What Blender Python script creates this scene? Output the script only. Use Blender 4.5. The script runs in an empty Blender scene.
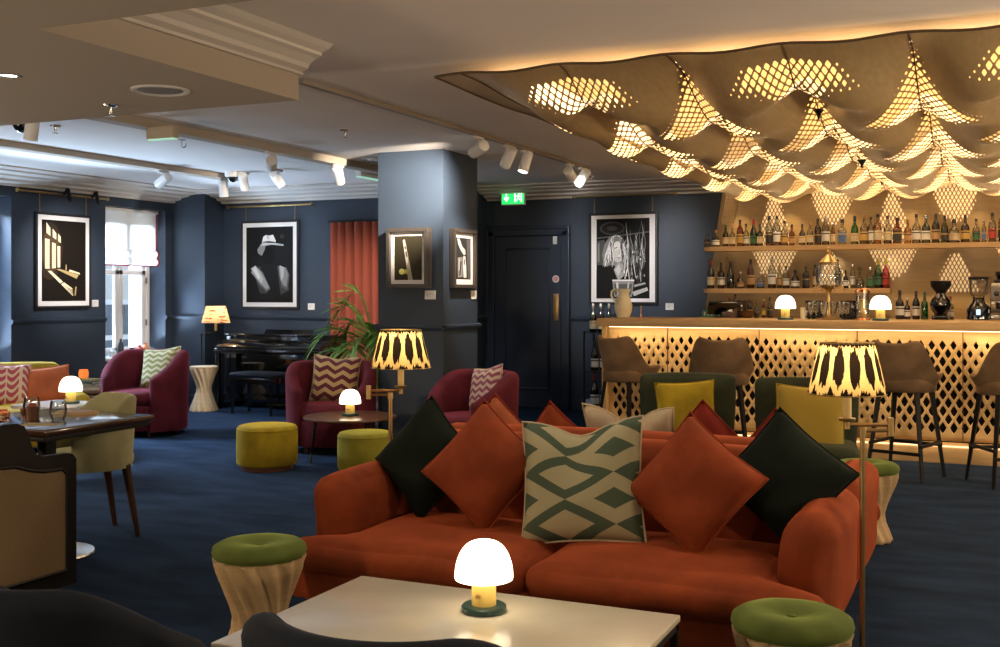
import bpy, bmesh, math, random
from math import sin, cos, pi, radians as R, sqrt, exp
from mathutils import Vector, Matrix, Euler

# ------------------------------------------------------------------ camera, world, exposure
SC = bpy.context.scene
COL = SC.collection
cam_data = bpy.data.cameras.new('camera')
cam = bpy.data.objects.new('camera', cam_data); COL.objects.link(cam)
cam.location = (0, 0, 1.35); cam.rotation_euler = (R(90), 0, R(24.4))
cam_data.sensor_width = 36; cam_data.lens = 39.6; cam_data.shift_y = -0.0315
cam_data.clip_start = 0.05
SC.camera = cam
SC.view_settings.view_transform = 'Standard'; SC.view_settings.look = 'None'
SC.view_settings.gamma = 1; SC.view_settings.use_curve_mapping = False
SC.view_settings.exposure = 0.55
SC.cycles.use_denoising = True
SC.cycles.max_bounces = 8; SC.cycles.transparent_max_bounces = 16
SC.cycles.sample_clamp_indirect = 4.0
SC.cycles.caustics_reflective = False; SC.cycles.caustics_refractive = False

world = bpy.data.worlds.new('sky'); SC.world = world; world.use_nodes = True
wb = world.node_tree.nodes['Background']
wb.inputs[0].default_value = (0.72, 0.86, 1.0, 1); wb.inputs[1].default_value = 1.3

WARM = (1.0, 0.72, 0.42); GOLD = (1.0, 0.70, 0.36); NEUT = (1.0, 0.86, 0.70); COOL = (0.60, 0.78, 1.0)

def area(loc, rot, sx, sy, power, color, spread=180):
    l = bpy.data.lights.new('area_lamp', 'AREA'); l.shape = 'RECTANGLE'; l.size = sx; l.size_y = sy
    l.energy = power; l.color = color; l.spread = R(spread)
    o = bpy.data.objects.new('area_lamp', l); COL.objects.link(o)
    o.location = loc; o.rotation_euler = rot
    return o
def spot(loc, target, power, color, ang=50, blend=0.7, radius=0.04):
    l = bpy.data.lights.new('spot_lamp', 'SPOT'); l.energy = power; l.color = color
    l.spot_size = R(ang); l.spot_blend = blend; l.shadow_soft_size = radius
    o = bpy.data.objects.new('spot_lamp', l); COL.objects.link(o); o.location = loc
    d = Vector(target) - Vector(loc)
    o.rotation_euler = d.to_track_quat('-Z', 'Y').to_euler()
    return o
def point(loc, power, color, radius=0.03):
    l = bpy.data.lights.new('bulb_lamp', 'POINT'); l.energy = power; l.color = color; l.shadow_soft_size = radius
    o = bpy.data.objects.new('bulb_lamp', l); COL.objects.link(o); o.location = loc
    return o

# daylight entering by the two windows of the left wall
for y, w in ((9.87, 0.95), (7.35, 1.45)):
    area((-10.25, y, 2.95), (0, R(-48), 0), 1.1, w, 800 * w, COOL)      # sky above the street
    area((-9.85, y, 0.30), (0, R(-128), 0), 0.5, w, 420 * w, COOL)     # added lamp below the sill, lights the ceiling like pavement bounce
# light behind the perforated canopy and behind the perforated bar wall
area((-.68, 8.5, 2.74), (0, 0, 0), 3.9, 5.2, 240, (1, .77, .48), 180)
# strip behind the front lip of the canopy, washing the ceiling
area((-.7, 5.70, 2.53), (R(-105), 0, 0), 3.8, 0.03, 8.5, (1, .78, .50))
# LED strip under the bar counter, washing the bar front; LED strip on the foot step
area((-1.0, 9.315, 1.03), (R(16), 0, 0), 4.3, 0.02, 8, GOLD)
area((-1.35, 9.30, 0.19), (R(-10), 0, 0), 3.9, 0.02, 0.9, GOLD)
# recessed downlights of the ceiling
for (x, y, p) in ((-2.2, 4.3, 26), (-0.9, 4.0, 16), (-1.3, 2.2, 12), (-4.6, 6.6, 45), (-2.9, 6.6, 40),
                  (-6.6, 5.6, 25), (0.6, 1.0, 20), (-1.6, 6.9, 30), (-6.4, 7.9, 45)):
    spot((x, y, 2.28 if y < 2.9 else 2.545), (x, y, 0), p, NEUT, 110, 0.9, 0.05)

# added fill bulbs without fittings, out of view, brightening the ceiling
for loc, p in (((2.3, 4.6, 1.25), 110), ((1.9, 0.6, 1.25), 62), ((-3.6, -0.4, 1.25), 90), ((-6.4, 2.2, 1.25), 95), ((2.4, 8.2, 1.25), 70)):
    point(loc, p, (1.0, .76, .50), .12)

# ------------------------------------------------------------------ materials
MATS = {}
def nm(name):
    m = bpy.data.materials.new(name); m.use_nodes = True
    nt = m.node_tree; b = nt.nodes['Principled BSDF']
    return m, nt, b
def N(nt, t, **kw):
    n = nt.nodes.new(t)
    for k, v in kw.items(): setattr(n, k, v)
    return n
def L(nt, a, b): nt.links.new(a, b)
def mix_col(nt, fac, a, b):
    n = N(nt, 'ShaderNodeMix', data_type='RGBA')
    if hasattr(fac, 'node'): L(nt, fac, n.inputs[0])
    else: n.inputs[0].default_value = fac
    for v, i in ((a, 6), (b, 7)):
        if hasattr(v, 'node'): L(nt, v, n.inputs[i])
        else: n.inputs[i].default_value = (*v, 1)
    return n.outputs[2]
def math_n(nt, op, a, b=None, c=None):
    n = N(nt, 'ShaderNodeMath', operation=op)
    for i, v in enumerate((a, b, c)):
        if v is None: continue
        if hasattr(v, 'node'): L(nt, v, n.inputs[i])
        else: n.inputs[i].default_value = v
    return n.outputs[0]
def uvxy(nt):
    tc = N(nt, 'ShaderNodeTexCoord'); s = N(nt, 'ShaderNodeSeparateXYZ'); L(nt, tc.outputs['UV'], s.inputs[0])
    return s.outputs[0], s.outputs[1]
def add_noise(nt, b, col, col2, scale, bump=0.0, stretch=None, detail=4, bscale=None):
    tc = N(nt, 'ShaderNodeTexCoord'); mp = N(nt, 'ShaderNodeMapping'); L(nt, tc.outputs['Object'], mp.inputs[0])
    if stretch: mp.inputs['Scale'].default_value = stretch
    no = N(nt, 'ShaderNodeTexNoise'); no.inputs['Scale'].default_value = scale; no.inputs['Detail'].default_value = detail
    L(nt, mp.outputs[0], no.inputs[0])
    if col2 is not None:
        rmp = N(nt, 'ShaderNodeMapRange'); L(nt, no.outputs[0], rmp.inputs[0])
        rmp.inputs[1].default_value = 0.3; rmp.inputs[2].default_value = 0.7
        c = mix_col(nt, rmp.outputs[0], col, col2); L(nt, c, b.inputs['Base Color'])
    if bump:
        n2 = no
        if bscale:
            n2 = N(nt, 'ShaderNodeTexNoise'); n2.inputs['Scale'].default_value = bscale; n2.inputs['Detail'].default_value = 3
            L(nt, mp.outputs[0], n2.inputs[0])
        bp = N(nt, 'ShaderNodeBump'); bp.inputs['Strength'].default_value = bump; bp.inputs['Distance'].default_value = 0.01
        L(nt, n2.outputs[0], bp.inputs['Height']); L(nt, bp.outputs[0], b.inputs['Normal'])
def M(name, col, rough=0.6, metal=0.0, sheen=0.0, col2=None, scale=8, bump=0.0, stretch=None, spec=0.5, coat=0.0, bscale=None, sheentint=None):
    if name in MATS: return MATS[name]
    m, nt, b = nm(name)
    b.inputs['Base Color'].default_value = (*col, 1); b.inputs['Roughness'].default_value = rough
    b.inputs['Metallic'].default_value = metal; b.inputs['Specular IOR Level'].default_value = spec
    if sheen:
        b.inputs['Sheen Weight'].default_value = sheen; b.inputs['Sheen Roughness'].default_value = 0.35
        t = sheentint or tuple(min(1, c * 2.2 + 0.02) for c in col)
        b.inputs['Sheen Tint'].default_value = (*t, 1)
    if coat: b.inputs['Coat Weight'].default_value = coat; b.inputs['Coat Roughness'].default_value = 0.08
    if col2 is not None or bump: add_noise(nt, b, col, col2, scale, bump, stretch, bscale=bscale)
    MATS[name] = m
    return m
def velvet(name, col, k=0.62):
    return M(name, col, rough=0.85, sheen=0.7, col2=tuple(c * k for c in col), scale=7, bump=0.12, spec=0.2, bscale=40)
def emit(name, col, s, base=None):
    if name in MATS: return MATS[name]
    m, nt, b = nm(name)
    b.inputs['Base Color'].default_value = (*(base or col), 1)
    b.inputs['Emission Color'].default_value = (*col, 1); b.inputs['Emission Strength'].default_value = s
    MATS[name] = m; return m
def glass(name, tint, gloss=0.12, rough=0.05):
    if name in MATS: return MATS[name]
    m = bpy.data.materials.new(name); m.use_nodes = True; nt = m.node_tree; nt.nodes.clear()
    out = N(nt, 'ShaderNodeOutputMaterial'); tr = N(nt, 'ShaderNodeBsdfTransparent'); tr.inputs[0].default_value = (*tint, 1)
    gl = N(nt, 'ShaderNodeBsdfGlossy'); gl.inputs['Roughness'].default_value = rough; gl.inputs[0].default_value = (0.9, 0.9, 0.9, 1)
    lw = N(nt, 'ShaderNodeLayerWeight'); lw.inputs[0].default_value = 0.25
    f = math_n(nt, 'MULTIPLY_ADD', lw.outputs['Fresnel'], 0.8, gloss)
    mx = N(nt, 'ShaderNodeMixShader'); L(nt, f, mx.inputs[0]); L(nt, tr.outputs[0], mx.inputs[1]); L(nt, gl.outputs[0], mx.inputs[2])
    L(nt, mx.outputs[0], out.inputs[0]); MATS[name] = m; return m
def chevron(name, c1, c2, nu=3.0, nv=5.0, amp=0.5, thick=0.5):
    m, nt, b = nm(name); u, v = uvxy(nt)
    t = math_n(nt, 'PINGPONG', math_n(nt, 'MULTIPLY', u, nu), 0.5)
    s = math_n(nt, 'FRACT', math_n(nt, 'ADD', math_n(nt, 'MULTIPLY', v, nv), math_n(nt, 'MULTIPLY', t, 2 * amp)))
    f = math_n(nt, 'GREATER_THAN', s, thick)
    L(nt, mix_col(nt, f, c1, c2), b.inputs['Base Color'])
    b.inputs['Roughness'].default_value = 0.9; b.inputs['Sheen Weight'].default_value = 0.3; b.inputs['Specular IOR Level'].default_value = 0.2
    return m
def ogee(name, c1, c2):      # woven lozenges inside wavy bands
    m, nt, b = nm(name); u, v = uvxy(nt)
    uu = math_n(nt, 'PINGPONG', math_n(nt, 'MULTIPLY', u, 1.25), 0.5)
    vv = math_n(nt, 'PINGPONG', math_n(nt, 'ADD', math_n(nt, 'MULTIPLY', v, 2.4), 0.2), 0.5)
    d = math_n(nt, 'ADD', uu, vv)
    s = math_n(nt, 'FRACT', math_n(nt, 'MULTIPLY', d, 2.0))
    f = math_n(nt, 'GREATER_THAN', s, 0.42)
    no = N(nt, 'ShaderNodeTexNoise'); no.inputs['Scale'].default_value = 60
    L(nt, mix_col(nt, f, c1, c2), b.inputs['Base Color'])
    b.inputs['Roughness'].default_value = 0.9; b.inputs['Specular IOR Level'].default_value = 0.2
    return m
def damask(name, c1, c2):
    m, nt, b = nm(name); u, v = uvxy(nt)
    a = math_n(nt, 'ABSOLUTE', math_n(nt, 'SUBTRACT', u, 0.5))
    w = math_n(nt, 'SINE', math_n(nt, 'MULTIPLY', math_n(nt, 'ADD', v, math_n(nt, 'MULTIPLY', math_n(nt, 'SINE', math_n(nt, 'MULTIPLY', a, 14.0)), 0.10)), 34.0))
    f = math_n(nt, 'GREATER_THAN', w, 0.25)
    g = math_n(nt, 'LESS_THAN', math_n(nt, 'PINGPONG', math_n(nt, 'ADD', a, 0.02), 0.16), 0.035)
    f = math_n(nt, 'MAXIMUM', f, g)
    L(nt, mix_col(nt, f, c1, c2), b.inputs['Base Color']); b.inputs['Roughness'].default_value = 0.9
    return m
def shade_mat(name, kind):   # pleated fabric lampshades, light passes through the cloth
    m = bpy.data.materials.new(name); m.use_nodes = True; nt = m.node_tree; nt.nodes.clear()
    out = N(nt, 'ShaderNodeOutputMaterial'); u, v = uvxy(nt)
    no = N(nt, 'ShaderNodeTexNoise'); no.inputs['Scale'].default_value = 1.0; no.inputs['Detail'].default_value = 3
    cmb = N(nt, 'ShaderNodeCombineXYZ'); L(nt, math_n(nt, 'MULTIPLY', u, 90.0), cmb.inputs[0]); L(nt, math_n(nt, 'MULTIPLY', v, 3.0), cmb.inputs[1]); L(nt, cmb.outputs[0], no.inputs[0])
    jit = math_n(nt, 'MULTIPLY', math_n(nt, 'SUBTRACT', no.outputs[0], 0.5), 0.55)
    if kind == 'ikat':
        uu = math_n(nt, 'SUBTRACT', math_n(nt, 'FRACT', math_n(nt, 'MULTIPLY', u, 13.0)), 0.5)
        vv = math_n(nt, 'ADD', math_n(nt, 'SUBTRACT', v, 0.54), jit)
        r = math_n(nt, 'ADD', math_n(nt, 'POWER', math_n(nt, 'MULTIPLY', uu, 2.7), 2.0), math_n(nt, 'POWER', math_n(nt, 'MULTIPLY', vv, 2.7), 2.0))
        f = math_n(nt, 'LESS_THAN', r, 0.95)
        f2 = math_n(nt, 'LESS_THAN', math_n(nt, 'ADD', v, jit), math_n(nt, 'MULTIPLY_ADD', math_n(nt, 'ABSOLUTE', uu), 0.34, -0.02))
        f = math_n(nt, 'MAXIMUM', f, f2)
        f = math_n(nt, 'MAXIMUM', f, math_n(nt, 'GREATER_THAN', math_n(nt, 'ADD', v, math_n(nt, 'MULTIPLY', jit, .6)), 0.93))
        c = mix_col(nt, f, (0.72, 0.50, 0.19), (0.014, 0.009, 0.006))
    else:
        n2 = N(nt, 'ShaderNodeTexNoise'); n2.inputs['Scale'].default_value = 9; n2.inputs['Detail'].default_value = 2
        tc = N(nt, 'ShaderNodeTexCoord'); L(nt, tc.outputs['UV'], n2.inputs[0])
        f = math_n(nt, 'GREATER_THAN', n2.outputs[0], 0.58)
        c = mix_col(nt, f, (0.85, 0.62, 0.36), (0.5, 0.10, 0.06))
    d = N(nt, 'ShaderNodeBsdfDiffuse'); t = N(nt, 'ShaderNodeBsdfTranslucent'); L(nt, c, d.inputs[0]); L(nt, c, t.inputs[0])
    mx = N(nt, 'ShaderNodeMixShader'); mx.inputs[0].default_value = 0.6
    L(nt, d.outputs[0], mx.inputs[1]); L(nt, t.outputs[0], mx.inputs[2]); L(nt, mx.outputs[0], out.inputs[0])
    return m

m_wall = M('navy_paint', (0.030, 0.047, 0.076), 0.55, col2=(0.026, 0.041, 0.068), scale=2, bump=0.02, bscale=120)
m_door = M('navy_gloss', (0.016, 0.028, 0.055), 0.4)
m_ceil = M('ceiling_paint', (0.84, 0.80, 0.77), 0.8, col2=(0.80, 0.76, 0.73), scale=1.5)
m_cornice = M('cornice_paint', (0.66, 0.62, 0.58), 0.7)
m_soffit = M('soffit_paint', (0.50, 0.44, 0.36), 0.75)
m_carpet = M('navy_carpet', (0.007, 0.017, 0.040), 0.95, sheen=0.2, col2=(0.020, 0.042, 0.088), scale=2.2, stretch=(1, 2.6, 1), bump=0.5, spec=0.1, bscale=180)
m_orange = velvet('orange_velvet', (0.29, 0.054, 0.014))
m_orange2 = velvet('orange_cushion_velvet', (0.28, 0.052, 0.015))
m_rust = velvet('rust_velvet', (0.25, 0.028, 0.016))
m_dkgreen = M('bottle_green_velvet', (0.008, 0.013, 0.009), .9, sheen=.35, sheentint=(.02, .03, .02), col2=(.005, .008, .006), scale=7, bump=.12, spec=.15, bscale=40)
m_plum = velvet('plum_velvet', (0.125, 0.015, 0.028))
m_lime = velvet('lime_velvet', (0.40, 0.29, 0.035))
m_must = velvet('mustard_velvet', (0.40, 0.29, 0.018))
m_olive = velvet('olive_velvet', (0.30, 0.27, 0.03))
m_dolive = velvet('dark_olive_velvet', (0.040, 0.048, 0.026))
m_sage = velvet('sage_velvet', (0.40, 0.39, 0.23), 0.75)
m_taupe = velvet('taupe_velvet', (0.25, 0.155, 0.085))
m_slate = velvet('slate_velvet', (0.014, 0.019, 0.030))
m_stoolgreen = velvet('moss_velvet', (0.12, 0.16, 0.035))
m_terra = velvet('terracotta_velvet', (0.5, 0.14, 0.06))
m_cream = M('cream_linen', (0.55, 0.45, 0.30), 0.9, col2=(0.48, 0.39, 0.26), scale=60)
m_black = M('black_metal', (0.012, 0.012, 0.013), 0.45, metal=0.3)
m_blackwood = M('black_wood', (0.009, 0.008, 0.008), 0.5, spec=.3)
m_gloss = M('black_lacquer', (0.006, 0.006, 0.007), 0.08, coat=1.0)
m_darkwood = M('dark_wood', (0.045, 0.020, 0.010), 0.22, col2=(0.03, 0.013, 0.007), scale=6, stretch=(1, 12, 1), coat=0.6)
m_walnut = M('walnut', (0.13, 0.052, 0.022), 0.3, col2=(0.09, 0.036, 0.016), scale=5, stretch=(1, 10, 1), coat=0.3)
m_legwood = M('walnut_leg', (0.05, 0.020, 0.010), 0.4)
m_oak = M('oak', (0.66, 0.43, 0.20), 0.45, col2=(0.57, 0.36, 0.16), scale=5, stretch=(1, 14, 14))
m_ply = M('birch_ply', (0.62, 0.42, 0.19), 0.55, col2=(0.54, 0.36, 0.16), scale=4, stretch=(1, 12, 12))
m_canopy = M('gilded_ply', (0.56, 0.40, 0.20), 0.38, col2=(0.48, 0.34, 0.165), scale=4, stretch=(10, 1, 10))
m_barwall = M('bar_wall_ply', (0.36, 0.25, 0.12), 0.42, col2=(0.30, 0.205, 0.095), scale=4, stretch=(1, 10, 10))
m_palewood = M('pale_ash', (0.58, 0.40, 0.21), 0.55, col2=(0.50, 0.34, 0.17), scale=7, stretch=(1, 1, 10))
m_bleached = M('bleached_wood', (0.70, 0.55, 0.36), 0.6, col2=(0.62, 0.48, 0.30), scale=7, stretch=(1, 1, 10))
m_brass = M('brass', (0.56, 0.38, 0.16), 0.3, metal=1.0)
m_steel = M('steel', (0.62, 0.62, 0.62), 0.22, metal=1.0)
m_copper = M('copper', (0.75, 0.34, 0.18), 0.25, metal=1.0)
m_white = M('white_paint', (0.78, 0.78, 0.78), 0.45)
m_sleeve = M('candle_sleeve', (0.75, 0.55, 0.22), 0.5)
m_paper = M('white_card', (0.80, 0.79, 0.78), 0.8)
m_mount = M('passepartout', (0.80, 0.79, 0.80), 0.8)
m_frameblack = M('frame_black', (0.015, 0.015, 0.017), 0.4)
m_framegrey = M('frame_pewter', (0.055, 0.046, 0.040), 0.4)
m_curtain = M('brick_velvet_curtain', (0.25, 0.052, 0.028), 0.9, sheen=.3)
m_green_base = M('lamp_green', (0.008, 0.04, 0.035), 0.3)
m_lampstem = M('lamp_stem', (0.80, 0.56, 0.15), 0.4)
m_wicker = M('wicker', (0.34, 0.17, 0.06), 0.7, col2=(0.12, 0.055, 0.02), scale=60)
m_cane = M('cane_panel', (0.24, 0.17, 0.09), 0.6, col2=(0.17, 0.115, 0.06), scale=180)
m_leaf = M('palm_leaf', (0.10, 0.27, 0.03), 0.4, col2=(0.17, 0.36, 0.06), scale=3)
m_marble = M('marble', (0.80, 0.75, 0.62), 0.22, col2=(0.68, 0.62, 0.48), scale=3, coat=0.2)
m_glow = emit('lit_opal_shade', (1.0, 0.84, 0.58), 3.0, (0.9, 0.85, 0.75))
m_led = emit('led_strip', (1.0, 0.76, 0.44), 2.5)
m_lens = emit('lit_lens', (1.0, 0.93, 0.82), 8.0)
m_glassclear = glass('clear_glass', (0.93, 0.95, 0.95))
m_window = glass('window_glass', (0.96, 0.98, 1.0), 0.04)

# ------------------------------------------------------------------ mesh helpers
def bm_new():
    b = bmesh.new(); b.loops.layers.uv.new('UVMap'); return b
def obj(name, bm, mat, parent=None, smooth=True, sharp=35, mats=None):
    me = bpy.data.meshes.new(name); bmesh.ops.recalc_face_normals(bm, faces=bm.faces) if len(bm.faces) else None
    bm.to_mesh(me); bm.free()
    for m in (mats or [mat]): me.materials.append(m)
    if smooth:
        me.polygons.foreach_set('use_smooth', [True] * len(me.polygons))
        me.set_sharp_from_angle(angle=R(sharp))
    o = bpy.data.objects.new(name, me); COL.objects.link(o)
    if parent: o.parent = parent
    return o
def tag(o, label, cat, group=None, kind=None):
    o['label'] = label; o['category'] = cat
    if group: o['group'] = group
    if kind: o['kind'] = kind
    return o
def thing(name, label, cat, loc=(0, 0, 0), rotz=0, group=None):
    o = bpy.data.objects.new(name, None); COL.objects.link(o); o.empty_display_size = 0.05
    o.location = loc; o.rotation_euler = (0, 0, rotz)
    return tag(o, label, cat, group)
def struct(name, bm, mat, parent=None, smooth=False, **k):
    o = obj(name, bm, mat, parent, smooth=smooth, **k)
    if parent is None: o['kind'] = 'structure'
    return o
def dup(root, loc, rotz, label, group=None):
    r = root.copy(); COL.objects.link(r); r.location = loc; r.rotation_euler = (root.rotation_euler[0], root.rotation_euler[1], rotz)
    r['label'] = label
    if group: r['group'] = group
    for ch in list(root.children):
        c = ch.copy(); COL.objects.link(c); c.parent = r
        for g in list(ch.children):
            d = g.copy(); COL.objects.link(d); d.parent = c
    return r
def xf(bm, verts, mat):
    bmesh.ops.transform(bm, matrix=mat, verts=verts)
def box(bm, lo, hi, bev=0.0, seg=3, mat=None, mi=0):
    lo = Vector(lo); hi = Vector(hi); c = (lo + hi) / 2; s = hi - lo
    r = bmesh.ops.create_cube(bm, size=1.0); vs = r['verts']
    for v in vs: v.co = Vector((v.co.x * s.x, v.co.y * s.y, v.co.z * s.z)) + c
    fs = set(f for v in vs for f in v.link_faces)
    if bev > 0:
        es = list(set(e for v in vs for e in v.link_edges))
        rr = bmesh.ops.bevel(bm, geom=es, offset=bev, segments=seg, affect='EDGES', profile=0.5)
        vs = list(set(v for f in rr['faces'] for v in f.verts) | set(v for v in vs if v.is_valid))
    fs = set(f for v in vs for f in v.link_faces)
    for f in fs: f.material_index = mi
    if mat is not None: xf(bm, vs, mat)
    return vs
def lathe(bm, prof, n=32, c=(0, 0, 0), cap=True, rf=None, mi=0, sy=1.0, uv=False):
    rings = []; c = Vector(c); ul = bm.loops.layers.uv.verify()
    for (r, z) in prof:
        ring = []
        for i in range(n):
            a = 2 * pi * i / n
            rr = r * (rf(a, z) if rf else 1)
            ring.append(bm.verts.new((c.x + rr * cos(a), c.y + rr * sin(a) * sy, c.z + z)))
        rings.append(ring)
    z0 = prof[0][1]; z1 = prof[-1][1]
    for k in range(len(rings) - 1):
        for i in range(n):
            j = (i + 1) % n
            f = bm.faces.new((rings[k][i], rings[k][j], rings[k + 1][j], rings[k + 1][i])); f.material_index = mi
            if uv:
                va = (prof[k][1] - z0) / (z1 - z0); vb = (prof[k + 1][1] - z0) / (z1 - z0)
                for lp, t in zip(f.loops, ((i / n, va), ((i + 1) / n, va), ((i + 1) / n, vb), (i / n, vb))): lp[ul].uv = t
    if cap:
        for ring in (rings[0][::-1], rings[-1]):
            f = bm.faces.new(ring); f.material_index = mi
    return [v for r in rings for v in r]
def tube(bm, pts, r, n=10, mi=0, closed=False):
    pts = [Vector(p) for p in pts]; rings = []; m = len(pts)
    rs = r if isinstance(r, (list, tuple)) else [r] * m
    up = None
    for k in range(m):
        if closed: t = pts[(k + 1) % m] - pts[k - 1]
        else: t = pts[min(k + 1, m - 1)] - pts[max(k - 1, 0)]
        t.normalize()
        if up is None: up = Vector((0, 0, 1)) if abs(t.z) < 0.9 else Vector((1, 0, 0))
        a = t.cross(up)
        if a.length < 1e-4: a = t.cross(Vector((0, 1, 0)))
        a.normalize(); b = a.cross(t); b.normalize(); up = b
        rings.append([bm.verts.new(pts[k] + rs[k] * (a * cos(2 * pi * i / n) + b * sin(2 * pi * i / n))) for i in range(n)])
    rng = range(m) if closed else range(m - 1)
    for k in rng:
        A = rings[k]; B = rings[(k + 1) % m]
        for i in range(n):
            j = (i + 1) % n; f = bm.faces.new((A[i], A[j], B[j], B[i])); f.material_index = mi
    if not closed:
        f = bm.faces.new(rings[0][::-1]); f.material_index = mi
        f = bm.faces.new(rings[-1]); f.material_index = mi
def prism(bm, poly, a0, a1, axis='z', mi=0):
    def P(u, v, w):
        return {'z': (u, v, w), 'y': (u, w, v), 'x': (w, u, v)}[axis]
    A = [bm.verts.new(P(u, v, a0)) for u, v in poly]; B = [bm.verts.new(P(u, v, a1)) for u, v in poly]
    n = len(poly); fs = [bm.faces.new(A[::-1]), bm.faces.new(B)]
    for i in range(n):
        j = (i + 1) % n; fs.append(bm.faces.new((A[i], A[j], B[j], B[i])))
    for f in fs: f.material_index = mi
    return A + B
def grid(bm, fn, nu, nv, mi=0, closed_u=False):
    ul = bm.loops.layers.uv.verify()
    V = [[bm.verts.new(fn(i / nu, j / nv)) for i in range(nu if closed_u else nu + 1)] for j in range(nv + 1)]
    for j in range(nv):
        for i in range(nu):
            i2 = (i + 1) % nu if closed_u else i + 1
            f = bm.faces.new((V[j][i], V[j][i2], V[j + 1][i2], V[j + 1][i])); f.material_index = mi
            for lp, t in zip(f.loops, ((i / nu, j / nv), ((i + 1) / nu, j / nv), ((i + 1) / nu, (j + 1) / nv), (i / nu, (j + 1) / nv))): lp[ul].uv = t
    return V
def sm(a, b, x):
    t = max(0, min(1, (x - a) / (b - a))); return t * t * (3 - 2 * t)
def rpoly(w, h, r, n=5):     # rounded rectangle outline centred at 0
    p = []
    for cx, cy, a0 in ((w / 2 - r, h / 2 - r, 0), (-w / 2 + r, h / 2 - r, 90), (-w / 2 + r, -h / 2 + r, 180), (w / 2 - r, -h / 2 + r, 270)):
        for k in range(n + 1):
            a = R(a0 + 90 * k / n); p.append((cx + r * cos(a), cy + r * sin(a)))
    return p
def softbox(bm, lo, hi, r=0.05, puff=0.0, n=10, fn=None):   # upholstery block: rounded, faces swelling
    lo = Vector(lo); hi = Vector(hi); c = (lo + hi) / 2; h = (hi - lo) / 2
    before = set(bm.verts)
    r1 = bmesh.ops.create_cube(bm, size=2.0)
    es = list(set(e for v in r1['verts'] for e in v.link_edges))
    bmesh.ops.subdivide_edges(bm, edges=es, cuts=n, use_grid_fill=True)
    vs = [v for v in bm.verts if v not in before]
    for v in vs:
        q = v.co.copy()
        # grade spacing toward the edges
        q = Vector([math.copysign(1 - (1 - abs(t)) ** 1.5, t) for t in q])
        p = Vector((q.x * h.x, q.y * h.y, q.z * h.z))
        k = Vector([max(-hh + r, min(hh - r, t)) for t, hh in zip(p, h)])
        d = p - k
        if d.length > 1e-6: p = k + d.normalized() * r
        if puff:
            for ax in range(3):
                o = [i for i in range(3) if i != ax]
                w = (1 - q[o[0]] ** 2) * (1 - q[o[1]] ** 2)
                if abs(q[ax]) > 0.5: p[ax] += math.copysign(puff * w * (abs(q[ax]) - 0.5) * 2, q[ax])
        if fn: p = fn(p, q)
        v.co = p + c
    return vs
def horseshoe(bm, Ro, th, zb, ztop, a0=-40, a1=220, n=44, rb=None, sy=1.0, round_end=True, lean=0.0, zin=None):
    # wall of a tub chair, its opening towards -Y; ztop is a function of the angle from the back (0..1)
    rings = []; mid = (a0 + a1) / 2; half = (a1 - a0) / 2
    for k in range(n + 1):
        a = a0 + (a1 - a0) * k / n; f = abs(a - mid) / half
        t = th; zt = ztop(f); ro = Ro
        e = min(k, n - k)
        if round_end and e < 3:
            q = (0.35, 0.72, 0.92)[e]; t = th * q; ro = Ro - th * (1 - q) / 2; zt -= th * (1 - q) * 0.5
        rbm = (rb if rb else ro / Ro * Ro); ca, sa = cos(R(a)), sin(R(a)) * sy
        zi = zb if zin is None else zin
        prof = [(rbm if rb else ro, zb)]
        for s in (0.35, 0.7):
            prof.append(((rbm if rb else ro) + (ro - (rbm if rb else ro)) * s, zb + (zt - t / 2 - zb) * s))
        for s in range(7):
            aa = pi * s / 6; prof.append((ro - t / 2 + t / 2 * cos(aa), zt - t / 2 + t / 2 * sin(aa)))
        for s in (0.5, 1.0):
            prof.append((ro - t + ((rbm if rb else ro) - ro) * s, zt - t / 2 + (zi - zt + t / 2) * s))
        rings.append([bm.verts.new(((r_ + lean * max(0, z - zb) * (1 - f)) * ca, (r_ + lean * max(0, z - zb) * (1 - f)) * sa, z)) for r_, z in prof])
    m = len(rings[0])
    for k in range(n):
        for i in range(m):
            j = (i + 1) % m; bm.faces.new((rings[k][i], rings[k][j], rings[k + 1][j], rings[k + 1][i]))
    bm.faces.new(rings[0][::-1]); bm.faces.new(rings[-1])
def leg_taper(bm, top, bot, r0, r1, n=8):
    tube(bm, [top, (Vector(top) * 2 + Vector(bot)) / 3, bot], [r0, r0 * 0.66 + r1 * 0.34, r1], n)
def cushion_bm(w=0.42, h=0.42, t=0.15, dent=0.0, pinch=0.10, seed=0, n=18):
    bm = bm_new(); rnd = random.Random(seed); ph = [rnd.uniform(0, 6) for _ in range(4)]
    def side(sg):
        def f(a, b):
            u = 2 * a - 1; v = 2 * b - 1
            x = u * (1 - pinch * (1 - v * v) * abs(u)); z = v * (1 - pinch * (1 - u * u) * abs(v))
            th = ((1 - u ** 4) * (1 - v ** 4)) ** 0.55
            wr = 0.06 * sin(5 * u + ph[0]) * sin(4 * v + ph[1]) * th
            zz = z - dent * exp(-(u / 0.42) ** 2) * sm(-0.6, 1, v)
            yy = sg * (t / 2) * th * (1 + wr) * (1 - 0.45 * dent / 0.3 * exp(-(u / 0.3) ** 2) * sm(-0.2, 1, v))
            return (x * w / 2, yy, zz * h / 2)
        return f
    grid(bm, side(-1), n, n); grid(bm, side(1), n, n)
    bmesh.ops.remove_doubles(bm, verts=bm.verts, dist=0.0004)
    return bm
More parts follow.
